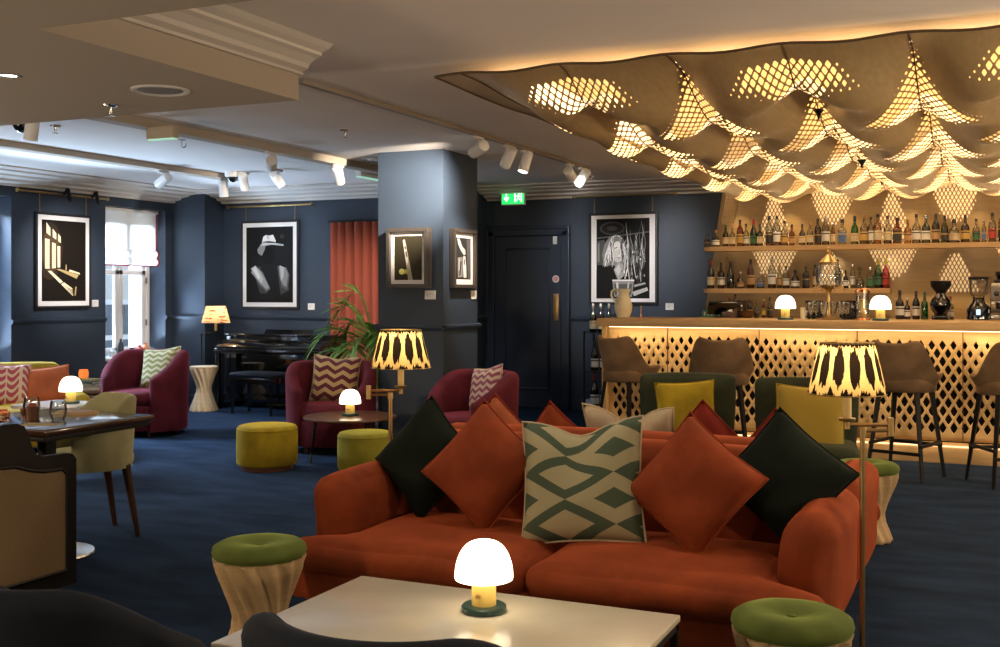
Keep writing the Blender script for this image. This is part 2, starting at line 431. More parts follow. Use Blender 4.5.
def cushion_pipe(w, h, dent, pinch, r=0.005):
    bm = bm_new(); pts = []
    def P(u, v):
        x = u * (1 - pinch * (1 - v * v) * abs(u)); z = v * (1 - pinch * (1 - u * u) * abs(v))
        return (x * w / 2, 0, (z - dent * exp(-(u / 0.42) ** 2) * sm(-0.6, 1, v)) * h / 2)
    k = 12
    for i in range(k): pts.append(P(-1 + 2 * i / k, -1))
    for i in range(k): pts.append(P(1, -1 + 2 * i / k))
    for i in range(k): pts.append(P(1 - 2 * i / k, 1))
    for i in range(k): pts.append(P(-1, 1 - 2 * i / k))
    tube(bm, pts, r, 6, closed=True); return bm
def cushion(label, loc, mat, w=0.42, h=None, t=0.15, roll=0, lean=15, yaw=0, dent=0.0, pinch=0.07, pipe=None, group='scatter cushions', seed=0):
    h = h or w
    o = obj('cushion', cushion_bm(w, h, t, dent, pinch, seed), mat, sharp=80)
    # in-plane roll about Y first, then lean back about X, then turn about Z
    mtx = Matrix.Rotation(R(yaw), 4, 'Z') @ Matrix.Rotation(R(-lean), 4, 'X') @ Matrix.Rotation(R(roll), 4, 'Y')
    o.rotation_euler = mtx.to_euler(); o.location = loc
    tag(o, label, 'cushion', group)
    p = obj('piping', cushion_pipe(w, h, dent, pinch), pipe or mat, o)
    return o
def perforated(bm, fn, u0, u1, v0, v1, a, b, hole, ok=None):
    # sheet of lozenge cells cut by lozenge holes; fn maps (u, v) to a point; hole gives the open fraction of a cell
    ni0, ni1 = int(math.floor(u0 / a)), int(math.ceil(u1 / a)); nj0, nj1 = int(math.floor(v0 / b)), int(math.ceil(v1 / b))
    cache = {}
    def V(i, j):
        k = (i, j)
        if k not in cache:
            cache[k] = bm.verts.new(fn(min(max(i * a, u0), u1), min(max(j * b, v0), v1)))
        return cache[k]
    for i in range(ni0, ni1 + 1):
        for j in range(nj0, nj1 + 1):
            if (i + j) % 2: continue
            u, v = i * a, j * b
            if ok and not ok(u, v): continue
            ks = [(i + 1, j), (i, j + 1), (i - 1, j), (i, j - 1)]
            inside = u0 + a <= u <= u1 - a and v0 + b <= v <= v1 - b
            vs = [V(*k) for k in ks]
            h = hole(u, v) if inside else 0
            if h < 0.08:
                if len(set(tuple(x.co) for x in vs)) > 2:
                    try: bm.faces.new(vs)
                    except ValueError: pass
                continue
            inn = []
            for (p, q) in ((1, 0), (0, 1), (-1, 0), (0, -1)):
                inn.append(bm.verts.new(fn(u + p * a * h, v + q * b * h)))
                p2, q2 = (p - q, q + p)     # rounder holes: mid points pushed outwards
                inn.append(bm.verts.new(fn(u + p2 * 0.5 * a * min(0.9, h * 1.12), v + q2 * 0.5 * b * min(0.9, h * 1.12))))
            for k in range(4):
                k2 = (k + 1) % 4
                bm.faces.new((vs[k], vs[k2], inn[2 * k2], inn[2 * k + 1], inn[2 * k]))
    bmesh.ops.remove_doubles(bm, verts=bm.verts, dist=1e-5)
ORD = 'first second third fourth fifth sixth seventh eighth ninth tenth eleventh twelfth thirteenth fourteenth fifteenth sixteenth seventeenth eighteenth nineteenth twentieth twenty-first twenty-second twenty-third twenty-fourth twenty-fifth twenty-sixth twenty-seventh twenty-eighth twenty-ninth thirtieth thirty-first thirty-second thirty-third thirty-fourth thirty-fifth thirty-sixth thirty-seventh thirty-eighth'.split()

# ------------------------------------------------------------------ the setting
XL, YP, YD, ZC = -9.1, 10.82, 11.8, 2.56      # left wall, piano wall, door wall, ceiling
bm = bm_new(); box(bm, (-9.7, -2.6, -0.1), (3.6, 12.1, 0)); struct('floor', bm, m_carpet)
# ceiling, with an unseen recess added above the canopy for its backlight
bm = bm_new()
for lo, hi in (((-9.7, -2.6), (-2.68, 12.1)), ((-2.68, -2.6), (3.6, 5.78)), ((1.33, 5.78), (3.6, 12.1)), ((-2.68, 11.3), (1.33, 12.1))):
    box(bm, (*lo, ZC), (*hi, ZC + 0.1))
box(bm, (-2.78, 5.7, 2.86), (1.45, 11.4, 2.9))
for lo, hi in (((-2.70, 5.4, ZC + .1), (-2.68, 11.3, 2.86)), ((1.33, 5.4, ZC + .1), (1.35, 11.3, 2.86)), ((-2.7, 5.76, ZC + .1), (1.35, 5.78, 2.86)), ((-2.7, 11.3, ZC + .1), (1.35, 11.32, 2.86))):
    box(bm, lo, hi)
struct('ceiling', bm, m_ceil)
# dropped soffit with a stepped cornice on its right side
bm = bm_new()
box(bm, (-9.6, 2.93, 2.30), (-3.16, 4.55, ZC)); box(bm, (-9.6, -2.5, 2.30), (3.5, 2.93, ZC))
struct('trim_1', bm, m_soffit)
bm = bm_new()
prof = [(0, 2.425), (0.02, 2.425), (0.02, 2.44), (0.05, 2.455), (0.06, 2.475), (0.10, 2.50), (0.13, 2.51), (0.13, 2.525), (0.17, 2.54), (0.20, 2.56), (0, 2.56)]
prism(bm, [(-3.16 + u, z) for u, z in prof], 2.93, 4.56, 'y')
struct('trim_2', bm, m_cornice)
# shallow boxed conduits carrying the left tracks
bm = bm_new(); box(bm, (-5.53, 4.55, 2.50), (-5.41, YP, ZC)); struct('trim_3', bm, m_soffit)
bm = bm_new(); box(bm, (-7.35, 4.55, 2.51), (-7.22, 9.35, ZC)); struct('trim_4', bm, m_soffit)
# cornices of the left wall and the back walls
def cornice(bm, run, flip=1):
    steps = [(0.0, 2.42), (0.05, 2.42), (0.06, 2.44), (0.14, 2.455), (0.15, 2.475), (0.26, 2.49), (0.27, 2.505), (0.38, 2.52), (0.39, 2.535), (0.50, 2.545), (0.50, 2.56), (0.0, 2.56)]
    if run[0] == 'y': prism(bm, [(run[1] + u, z) for u, z in steps], run[2], run[3], 'y')
    else: prism(bm, [(run[1] - u, z) for u, z in steps], run[2], run[3], 'x')
bm = bm_new(); cornice(bm, ('y', XL, 4.55, YP)); struct('trim_5', bm, m_cornice)
bm = bm_new(); cornice(bm, ('x', YP, XL, -5.5)); cornice(bm, ('x', YD, -5.5, -2.7)); struct('trim_6', bm, m_cornice)
# walls
bm = bm_new()
W1, W2 = (9.38, 10.35), (6.6, 8.09)
for a, b in ((-2.6, W2[0]), (W2[1], W1[0]), (W1[1], 12.1)): box(bm, (-9.6, a, 0), (XL, b, ZC))
for a, b in (W1, W2):
    box(bm, (-9.6, a, 0), (XL, b, 0.58)); box(bm, (-9.6, a, 2.32), (XL, b, ZC))
struct('wall_left', bm, m_wall)
bm = bm_new(); box(bm, (-9.1, 10.46, 0), (-8.6, YP, ZC)); struct('wall_pier', bm, m_wall)
bm = bm_new(); box(bm, (-9.6, YP, 0), (-5.52, 12.1, ZC)); struct('wall_back', bm, m_wall)
bm = bm_new(); box(bm, (-5.52, YD, 0), (3.6, 12.1, ZC + 0.3)); struct('wall_door', bm, m_wall)
bm = bm_new(); box(bm, (3.5, -2.6, 0), (3.7, 12.1, ZC)); struct('wall_right', bm, m_wall)
bm = bm_new(); box(bm, (-9.6, -2.7, 0), (3.7, -2.5, ZC)); struct('wall_front', bm, m_wall)
bm = bm_new(); box(bm, (-4.914, 8.27, 0), (-4.28, 8.94, ZC)); struct('column', bm, m_wall)
# dado rails
def dado(bm, a, b, axis, at, sgn):
    pr = [(0, 1.02), (0.012, 1.02), (0.022, 1.035), (0.03, 1.05), (0.03, 1.062), (0.0, 1.072)]
    prism(bm, [(at + sgn * u, z) for u, z in pr], a, b, axis)
bm = bm_new()
for a, b in ((W2[1], W1[0]), (W1[1], 10.46)): dado(bm, a, b, 'y', XL, 1)
dado(bm, XL, -8.6, 'x', 10.46, -1)
struct('trim_7', bm, m_wall)
bm = bm_new(); dado(bm, 10.46, YP, 'y', -8.6, 1); dado(bm, -8.6, -5.52, 'x', YP, -1); struct('trim_8', bm, m_wall)
bm = bm_new(); dado(bm, YP, YD, 'y', -5.52, 1); dado(bm, -4.47, -2.7, 'x', YD, -1); struct('trim_9', bm, m_wall)
bm = bm_new(); dado(bm, -4.944, -4.25, 'x', 8.27, -1); dado(bm, 8.24, 8.97, 'y', -4.28, 1); dado(bm, 8.24, 8.97, 'y', -4.914, -1)
struct('trim_10', bm, m_wall)
# baseboards
def base(bm, a, b, axis, at, sgn):
    prism(bm, [(at, 0), (at + sgn * 0.018, 0), (at + sgn * 0.018, 0.10), (at + sgn * 0.010, 0.125), (at, 0.13)], a, b, axis)
bm = bm_new(); base(bm, -2.5, 10.46, 'y', XL, 1); base(bm, XL, -8.6, 'x', 10.46, -1); struct('baseboard_left', bm, m_wall)
bm = bm_new(); base(bm, 10.46, YP, 'y', -8.6, 1); base(bm, -8.6, -5.52, 'x', YP, -1); base(bm, YP, YD, 'y', -5.52, 1); base(bm, -4.47, -2.7, 'x', YD, -1); struct('baseboard_back', bm, m_wall)
bm = bm_new(); base(bm, -4.93, -4.26, 'x', 8.27, -1); base(bm, 8.25, 8.95, 'y', -4.28, 1); struct('baseboard_column', bm, m_wall)

# window with white casements, and the one beyond the picture
def window(name, y0, y1, z0=0.58, z1=2.32):
    x = -9.36; bm = bm_new()
    for a, b in ((y0, y0 + .05), (y1 - .05, y1)): box(bm, (x - .26, a, z0), (x + .02, b, z1), .006)
    box(bm, (x - .06, y0, z0), (x + .02, y1, z0 + .06), .006); box(bm, (x - .06, y0, z1 - .05), (x + .02, y1, z1), .006)
    fr = struct(name, bm, m_white)
    mid = (y0 + y1) / 2
    for a, b in ((y0 + .05, mid), (mid, y1 - .05)):
        bm = bm_new()
        for c, d in ((a, a + .06), (b - .06, b)): box(bm, (x - .045, c, z0 + .06), (x, d, z1 - .05), .005)
        for zz in (z0 + .06, z1 - .12, 1.55): box(bm, (x - .045, a, zz), (x, b, zz + .06), .005)
        obj('casement', bm, m_white, fr)
        bm = bm_new(); box(bm, (x - .03, a + .05, z0 + .1), (x - .026, b - .05, z1 - .1)); obj('pane', bm, m_window, fr)
    bm = bm_new()
    for zz in (0.95, 1.45): tube(bm, [(x + .02, y1 - .06, zz), (x + .02, y1 - .06, zz + .07)], .012, 8)
    tube(bm, [(x + .02, mid + .03, 1.18), (x + .05, mid + .03, 1.18), (x + .05, mid + .03, 1.10)], .008, 8)
    obj('handle', bm, m_steel, fr)
    bm = bm_new(); box(bm, (x + .02, y0, z0 - .01), (XL + .05, y1, z0 + .03), .01); obj('window_sill', bm, m_white, fr)
    return fr
window('window_1', *W1); window('window_2', *W2)
# roman blind: flat cloth with a stack of folds at its foot, red edging
t = thing('roman_blind', 'cream roman blind with red edging half drawn over the window', 'blind', (-9.22, 9.86, 1.66))
def bl(u, v):
    z = 0.62 * v; x = 0
    if v < 0.3: x = 0.035 * abs(sin(v / 0.3 * pi * 2.0)) * (1 - v / .3 * .4) + .01
    return (x, (u - .5) * 0.93, z)
bm = bm_new(); grid(bm, bl, 4, 60)
m, nt, b = nm('blind_linen'); b.inputs['Base Color'].default_value = (.72, .68, .60, 1); b.inputs['Roughness'].default_value = .9
tl = N(nt, 'ShaderNodeBsdfTranslucent'); tl.inputs[0].default_value = (.8, .78, .74, 1); mx = N(nt, 'ShaderNodeMixShader'); mx.inputs[0].default_value = .35
L(nt, b.outputs[0], mx.inputs[1]); L(nt, tl.outputs[0], mx.inputs[2]); L(nt, mx.outputs[0], nt.nodes['Material Output'].inputs[0])
obj('blind_cloth', bm, m, t)
bm = bm_new()
tube(bm, [Vector(bl(1, k / 40)) + Vector((.006, 0, 0)) for k in range(41)], .010, 6); tube(bm, [(.012, -.465, .0), (.012, .465, .0)], .010, 6)
obj('red_edging', bm, velvet('red_tape', (.35, .03, .03)), t)
bm = bm_new(); box(bm, (-.03, -.475, .62), (.03, .475, .655), .005); obj('head_rail', bm, m_white, t)

# pale house front across the street, seen through the panes
bm = bm_new(); box(bm, (-16.4, 4, -3), (-16, 34, 9))
fac = obj('building', bm, M('pale_render', (.62, .60, .56), .9)); tag(fac, 'pale building front seen through the window', 'building')
for (yy, zz) in [(y, z) for y in (12.5, 14.6, 16.7, 18.8) for z in (-.3, 2.2)]:
    bm = bm_new(); box(bm, (-16.02, yy - .5, zz), (-15.96, yy + .5, zz + 1.5)); w = obj('window', bm, m_white, fac)
    bm = bm_new()
    for dy in (-.21, .21):
        for dz in (.4, 1.1): box(bm, (-15.97, yy + dy - .17, zz + dz - .3), (-15.95, yy + dy + .17, zz + dz + .3))
    obj('pane', bm, M('dark_pane', (.10, .12, .14), .2), w)
bm = bm_new(); box(bm, (-22, 0, -3.3), (-9.9, 28, -3.1)); struct('street', bm, M('asphalt', (.25, .25, .25), .9))

# panelled door with architrave
bm = bm_new()
for lo, hi in (((-5.50, 11.755, 0), (-5.41, YD, 2.06)), ((-4.57, 11.755, 0), (-4.48, YD, 2.06)), ((-5.50, 11.755, 2.0), (-4.48, YD, 2.09))):
    box(bm, lo, hi, .012, 2)
for lo, hi in (((-5.52, 11.735, 0), (-5.485, YD, 2.09)), ((-4.495, 11.735, 0), (-4.46, YD, 2.09)), ((-5.52, 11.735, 2.075), (-4.46, YD, 2.115))):
    box(bm, lo, hi, .01, 2)
struct('trim_11', bm, m_door)
bm = bm_new(); box(bm, (-5.405, 11.772, .02), (-4.575, 11.80, 1.995), .004)
door = struct('door_1', bm, m_door)
bm = bm_new()
pr = .022
for lo, hi in (((-5.27, 11.755, .22), (-5.27 + pr, 11.775, 1.86)), ((-4.71 - pr, 11.755, .22), (-4.71, 11.775, 1.86)), ((-5.27, 11.755, 1.86 - pr), (-4.71, 11.775, 1.86)), ((-5.27, 11.755, .22), (-4.71, 11.775, .22 + pr))):
    box(bm, lo, hi, .008, 2)
obj('door_panel', bm, m_door, door)
bm = bm_new(); box(bm, (-4.665, 11.765, 1.02), (-4.600, 11.772, 1.33), .003); tube(bm, [(-4.65, 11.772, 1.05), (-4.65, 11.745, 1.05), (-4.65, 11.745, 1.30), (-4.65, 11.772, 1.30)], .006, 8)
obj('push_plate', bm, m_brass, door)
bm = bm_new(); lathe(bm, [(.04, 0), (.04, .004), (.037, .005)], 28)
xf(bm, bm.verts, Matrix.Translation((-4.635, 11.771, 1.50)) @ Matrix.Rotation(R(90), 4, 'X')); o = obj('door_notice', bm, m_paper, door); o['label'] = 'round white fire door notice'
bm = bm_new(); lathe(bm, [(.033, 0), (.033, .002)], 28); xf(bm, bm.verts, Matrix.Translation((-4.635, 11.766, 1.50)) @ Matrix.Rotation(R(90), 4, 'X'))
ring_face = obj('notice_disc', bm, M('notice_pink', (.55, .25, .25), .6), o)
bm = bm_new(); box(bm, (-4.665, 11.75, 1.90), (-4.62, 11.775, 1.99), .004); obj('door_contact', bm, m_white, door)
bm = bm_new(); box(bm, (-5.4, 11.775, .012), (-4.58, 11.79, .03)); obj('threshold_strip', bm, m_steel, door)

# ------------------------------------------------------------------ bar wall: perforated wood with light behind it
def wall_hole(x, z):
    k = (x + 0.368) / 0.555; ki = round(k); u = abs(k - ki)
    best = 0
    for (z0, z1) in ((1.80, 2.42), (1.36, 1.80)):
        if z0 <= z < z1:
            t = (z - z0) / (z1 - z0); odd = ki % 2
            if z0 == 1.36: odd = 1 - odd
            w = (0.10 + 0.36 * t) if odd == 0 else (0.36 * (1 - t) + 0.03)
            if odd == 0: w *= sm(0.25, 0.45, t) if z0 > 1.5 else sm(.2, .4, t)
            else: w *= 1 - sm(0.72, 0.9, t)
            best = 0.66 * sm(-.02, .07, w - u)
    return best if best > .25 else 0
def wall_pt(x, z):
    k = (x + .368) / .555
    xx = x
    if x < -2.3: xx = x + (z - 1.1) * 0.15 * sm(-2.3, -2.74, x)
    return (xx, 11.1 - 0.05 * (0.5 + 0.5 * cos(2 * pi * k)) * sm(1.2, 2.3, z) , z)
bm = bm_new(); perforated(bm, wall_pt, -2.74, 1.0, 0.0, 2.56, 0.018, 0.036, wall_hole)
bw = obj('bar_back_panel', bm, m_barwall, sharp=60); tag(bw, 'perforated gilded wood wall glowing behind the bar shelves', 'wall panel'); bw['kind'] = 'structure'
bm = bm_new(); prism(bm, [(-2.745, 0), (-2.745, 1.1), (-2.53, 2.5), (-2.50, 2.5), (-2.71, 1.1), (-2.71, 0)], 11.1, YD, 'y'); obj('leak_baffle', bm, m_barwall, bw)  # added baffle, stops the backlight leaking past the panel's end

bm = bm_new(); box(bm, (-2.45, 11.62, 0.9), (.9, 11.64, 2.5)); o = obj('backlight_panel', bm, emit('gold_backlight', (1.0, .73, .38), .38), bw)
# ------------------------------------------------------------------ the perforated canopy
PX, PY, X0, Y0 = 0.555, 1.22, -0.368, 5.34
def manta(x, y):
    # distance-like value: >0 inside the perforated wing shapes hung on the seams
    best = -1
    k0 = math.floor((x - X0) / PX)
    for k in (k0, k0 + 1):
        u = abs((x - X0) / PX - k)
        t = ((y - Y0) / PY - 0.5 * (k % 2)) % 1.0
        w = 0.06 + 0.60 * sm(0.0, 0.78, t) ** 1.6      # wings widen away from the apex
        cut = 0.70 + 0.24 * (1 - min(1, u / 0.34)) ** 1.4   # hollow lower edge
        best = max(best, min(w - u, (cut - t) * 1.1))
    return best
def canopy_pt(x, y):
    s = (x - X0) / PX; t = (y - Y0) / PY
    front = sm(5.2, 5.75, y); left = sm(-2.74, -2.1, x) * (1 - sm(0.75, 1.4, x)); back = 1 - sm(10.3, 11.1, y)
    base = 2.498 - 0.07 * sm(5.2, 7.5, y) * left - 0.0 * sm(6.8, 9.2, y) * left
    belly = abs(sin(pi * s)) ** 1.3
    def saw(tt):
        tt = tt % 1.0
        return tt / 0.66 if tt < 0.66 else 1 - (tt - 0.66) / 0.34
    k0 = math.floor(s); f = s - k0; f = f * f * (3 - 2 * f)
    h = 0
    for k, w in ((k0, 1 - f), (k0 + 1, f)): h += w * sm(0, 1, saw(t - 0.5 * (k % 2)))
    amp = front * (0.08 + 0.92 * left)
    z = base - amp * (0.150 * belly + 0.165 * h) * (0.45 + 0.55 * back)
    z += 0.008 * (1 - front) * cos(2 * pi * s)
    return (x, y, z)
def canopy_hole(x, y):
    m_ = manta(x, y)
    return 0.70 * sm(0.0, 0.12, m_) if m_ > 0.02 and -2.55 < x < 1.2 and 5.37 < y < 10.9 else 0
bm = bm_new(); perforated(bm, canopy_pt, -2.74, 1.40, 5.2, 11.12, 0.0205, 0.0350, canopy_hole)
canopy = obj('perforated_canopy', bm, m_canopy, sharp=70)
tag(canopy, 'billowing perforated wooden canopy hanging under the ceiling above the bar', 'canopy')
bm = bm_new()
tube(bm, [Vector(canopy_pt(-2.74 + 4.14 * k / 80, 5.2)) for k in range(81)], .007, 6)
tube(bm, [Vector(canopy_pt(-2.74, 5.2 + 5.9 * k / 60)) for k in range(61)], .007, 6); tube(bm, [Vector(canopy_pt(1.40, 5.2 + 5.9 * k / 60)) for k in range(61)], .007, 6)
obj('edge_binding', bm, M('canopy_edge', (.10, .065, .03), .5), canopy)
bm = bm_new()
for k in range(-4, 4):
    xs = X0 + k * PX
    if -2.7 < xs < 1.35: tube(bm, [Vector(canopy_pt(xs, 5.2 + 5.6 * q / 60)) + Vector((0, 0, -.003)) for q in range(61)], .004, 5)
obj('seam', bm, M('canopy_edge', (.10, .065, .03), .5), canopy)
for (x, y, lab) in ((-0.92, 6.35, 'small black sprinkler cup low on the canopy nearest the front lip'), (-0.84, 7.75, 'small black sprinkler cup midway under the canopy'), (-0.86, 9.35, 'small dark sprinkler under the canopy close above the bottles')):
    bm = bm_new(); z = canopy_pt(x, y)[2]
    lathe(bm, [(.03, -.008), (.03, -.014), (.016, -.03), (.008, -.05), (.006, -.062), (.016, -.064)], 16, (x, y, z))
    tag(obj('sprinkler', bm, m_black), lab, 'sprinkler', 'sprinklers under the canopy')

# ------------------------------------------------------------------ the two orange sofas, back to back
def sofa(name, label, loc, rotz, group, mat, W=2.14, sz=0.36, az=0.57, bz=0.71, D=0.98, split=True, arm=0.20):
    # local: front towards -Y, back plane at y = 0
    t = thing(name, label, 'sofa', loc, rotz, group); h = W / 2
    bm = bm_new(); softbox(bm, (-h + .03, -D + .05, .10), (h - .03, -.02, .25), .03); obj('base', bm, mat, t, sharp=80)
    bm = bm_new(); softbox(bm, (-h + arm * .8, -.24, .20), (h - arm * .8, 0, bz), .085, .012); obj('backrest', bm, mat, t, sharp=80)
    for s in (-1, 1):
        bm = bm_new()
        lo, hi = ((-h, -D + .22, .12), (-h + arm, -.01, az)) if s < 0 else ((h - arm, -D + .22, .12), (h, -.01, az))
        def f(p, q):
            k = sm(.1, 1, q.z)
            p.x += s * .02 * k
            return p
        softbox(bm, lo, hi, arm * .46, .012, 12, f); obj('arm', bm, mat, t, sharp=80)
    n = 2 if split else 1
    for k in range(n):
        a = -h + arm + .005 + (W - 2 * arm) / n * k; b = a + (W - 2 * arm) / n - .01
        bm = bm_new()
        left, right = k == 0, k == n - 1
        def f(p, q, left=left, right=right):     # T-shaped: the front ear passes before the arm
            wgt = 1 - sm(-.72, -.56, q.y)
            if left and q.x < 0: p.x -= wgt * (arm - .01) * (-q.x) ** 3
            if right and q.x > 0: p.x += wgt * (arm - .01) * q.x ** 3
            p.z += .006 * sin(5 * q.x + 1) * sin(4 * q.y) * (q.z > .3)
            return p
        softbox(bm, (a, -D, .22), (b, -.22, sz), .065, .03, 14, f); obj('seat_cushion', bm, mat, t, sharp=80)
    for sx in (-1, 1):
        for y in (-D + .12, -.10):
            bm = bm_new(); leg_taper(bm, (sx * (h - .12), y, .11), (sx * (h - .12), y, 0), .028, .02, 10); obj('leg', bm, m_legwood, t)
    return t
XS = -1.585
sofa('sofa', 'orange velvet sofa facing the marble table, its cushions leaning in a row', (XS, 4.65, 0), 0, 'orange sofas', m_orange)
sofa('sofa', 'orange velvet sofa backing onto the front one and facing the bar', (XS, 4.67, 0), pi, 'orange sofas', m_orange)

pat_green = ogee('green_lozenge_weave', (0.075, 0.105, 0.07), (0.40, 0.36, 0.22))
CF = 'cushions on the front orange sofa'; CB = 'cushions on the sofa facing the bar'
cushion('black green velvet cushion stood on its corner nearest the sofa arm by the ikat lamp', (-2.31, 4.30, .615), m_dkgreen, .395, t=.18, roll=40, lean=16, yaw=-8, group=CF, seed=1)
cushion('orange velvet cushion stood on its corner between black and lozenge patterned cushions', (-1.955, 4.15, .62), m_orange2, .405, t=.18, roll=38, lean=18, yaw=2, group=CF, seed=2)
cushion('cream cushion with green lozenge pattern and chopped top, mid front sofa', (-1.51, 4.12, .60), pat_green, .50, t=.17, roll=-5, lean=18, yaw=6, dent=.22, group=CF, seed=3, pipe=m_cream)
cushion('orange velvet cushion stood on its corner beside the black cushion over the marble table', (-1.06, 4.12, .615), m_orange2, .405, t=.18, roll=36, lean=20, yaw=-4, group=CF, seed=4)
cushion('black green velvet cushion stood on its corner by the arm near the moss stool', (-.745, 4.29, .64), m_dkgreen, .385, t=.18, roll=40, lean=18, yaw=8, group=CF, seed=5)
cushion('dusky orange cushion tip showing behind the orange cushion next to the black one', (-2.26, 5.01, .55), m_terra, .44, t=.13, roll=45, lean=-16, group=CB, seed=6, pipe=m_rust)
cushion('orange velvet cushion peak behind the lozenge patterned cushion beside a cream one', (-1.97, 5.03, .575), m_orange2, .36, t=.13, roll=42, lean=-16, group=CB, seed=7, pipe=m_rust)
cushion('cream cushion with two tall ears on the sofa facing the bar', (-1.60, 5.05, .60), m_cream, .45, t=.16, roll=0, lean=-18, dent=.36, pinch=.07, group=CB, seed=8)
cushion('rust red cushion peak behind the orange cushion, before the nearer mustard cushion', (-1.22, 5.0, .55), m_rust, .46, t=.13, roll=45, lean=-16, group=CB, seed=9)
cushion('rust red cushion peak behind the black cushion by the moss stool', (-.89, 5.0, .585), m_rust, .37, t=.13, roll=43, lean=-16, group=CB, seed=10)

# ------------------------------------------------------------------ marble table and mushroom lamps
t = thing('coffee_table', 'low cream marble table with black metal frame before the orange sofa', 'table', (-1.37, 2.72, 0))
bm = bm_new(); box(bm, (-.535, -.38, .40), (.535, .38, .42), .004); obj('marble_top', bm, m_marble, t)
bm = bm_new()
for lo, hi in (((-.53, -.375, .378), (.53, -.355, .399)), ((-.53, .355, .378), (.53, .375, .399)), ((-.53, -.375, .378), (-.51, .375, .399)), ((.51, -.375, .378), (.53, .375, .399))): box(bm, lo, hi)
obj('frame', bm, m_black, t)
for sx in (-1, 1):
    for sy in (-1, 1):
        bm = bm_new(); box(bm, (sx * .52 - .01, sy * .365 - .01, 0), (sx * .52 + .01, sy * .365 + .01, .38)); obj('leg', bm, m_black, t)
def make_mush(label, loc, group):
    t = thing('mushroom_lamp', label, 'lamp', loc, 0, group)
    bm = bm_new(); lathe(bm, [(.060, 0), (.066, .003), (.066, .016), (.062, .020), (0.01, .021)], 36); obj('base', bm, m_green_base, t)
    bm = bm_new(); lathe(bm, [(.036, .020), (.036, .10)], 28); s = obj('stem', bm, m_lampstem, t)
    bm = bm_new(); tube(bm, [(0, -.035, .052), (0, -.046, .052)], .006, 10); obj('switch_knob', bm, m_brass, s)
    prof = [(.084, .095), (.0855, .099)] + [(.0855 * cos(R(a)) ** .72, .100 + .108 * sin(R(a)) ** 1.0) for a in range(6, 90, 6)] + [(.004, .2082)]
    bm = bm_new(); lathe(bm, [(.036, .096)] + prof, 40, cap=False); obj('lamp_shade', bm, m_glow, t, sharp=60)
    return t
GM = 'opal mushroom lamps'
mush = make_mush('lit white mushroom lamp on the marble coffee table', (-1.367, 2.90, .42), GM)
for loc, lab in (((-4.69, 7.46, .37), 'lit white mushroom lamp on the round walnut table'), ((-6.44, 6.28, .50), 'lit white mushroom lamp on the small white table by the lime sofa'),
                 ((-1.641, 9.45, 1.115), 'lit white mushroom lamp on the bar between the jug and the glass fountain'), ((-0.88, 9.45, 1.115), 'lit white mushroom lamp on the bar next to the coffee grinders')):
    dup(mush, loc, 0, lab, GM)
bpy.data.objects  # (keeps copies linked)

# ------------------------------------------------------------------ fluted stools
def make_stool(label, loc, rot=0, wood=m_palewood, group='fluted stools with moss cushions'):
    t = thing('fluted_stool', label, 'stool', loc, rot, group)
    rf = lambda a, z: 1 + .075 * sin(13 * a + 30 * z)
    prof = [(.125, 0), (.13, .012), (.118, .05), (.098, .11), (.094, .15), (.105, .20), (.130, .27), (.150, .32), (.160, .355), (.162, .368), (.15, .370)]
    fine = []
    for k in range(len(prof) - 1):
        for q in range(3): fine.append(tuple(prof[k][i] + (prof[k + 1][i] - prof[k][i]) * q / 3 for i in (0, 1)))
    fine.append(prof[-1])
    bm = bm_new(); lathe(bm, fine, 112, rf=rf); obj('base', bm, wood, t, sharp=70)
    bm = bm_new(); lathe(bm, [(.15, .368), (.168, .376), (.174, .392), (.170, .410), (.150, .423), (.110, .428), (.06, .424), (.025, .414), (.004, .410)], 44,
                         rf=lambda a, z: 1 + (.012 * sin(7 * a) if z > .41 else 0))
    c = obj('seat_cushion', bm, m_stoolgreen, t, sharp=80)
    bm = bm_new(); lathe(bm, [(.014, .408), (.012, .414), (.004, .4165)], 14); obj('button', bm, m_stoolgreen, c)
    return t
stl = make_stool('fluted wooden stool with moss green cushion on open carpet by the sofa arm', (-2.50, 3.35, 0))
dup(stl, (-.546, 3.25, 0), 1, 'fluted wooden stool with moss green cushion beside the marble table near the floor lamp pole')
dup(stl, (-.66, 6.28, 0), 2, 'fluted stool with moss green cushion behind the orange sofas near the bar stools')
# hourglass side table of bleached wood by the window
t = thing('hourglass_table', 'bleached twisted hourglass side table beside the patterned floor lamp', 'side table', (-8.25, 10.02, 0))
prof = [(.15, 0), (.152, .01), (.135, .06), (.105, .14), (.082, .22), (.080, .27), (.10, .34), (.13, .42), (.148, .47), (.15, .49)]
fine = []
for k in range(len(prof) - 1):
    for q in range(3): fine.append(tuple(prof[k][i] + (prof[k + 1][i] - prof[k][i]) * q / 3 for i in (0, 1)))
bm = bm_new(); lathe(bm, fine + [prof[-1]], 112, rf=lambda a, z: 1 + .075 * sin(13 * a + 24 * z)); obj('base', bm, m_bleached, t, sharp=70)
bm = bm_new(); lathe(bm, [(.15, .489), (.156, .492), (.156, .503), (.15, .506)], 40); obj('tabletop', bm, m_bleached, t)

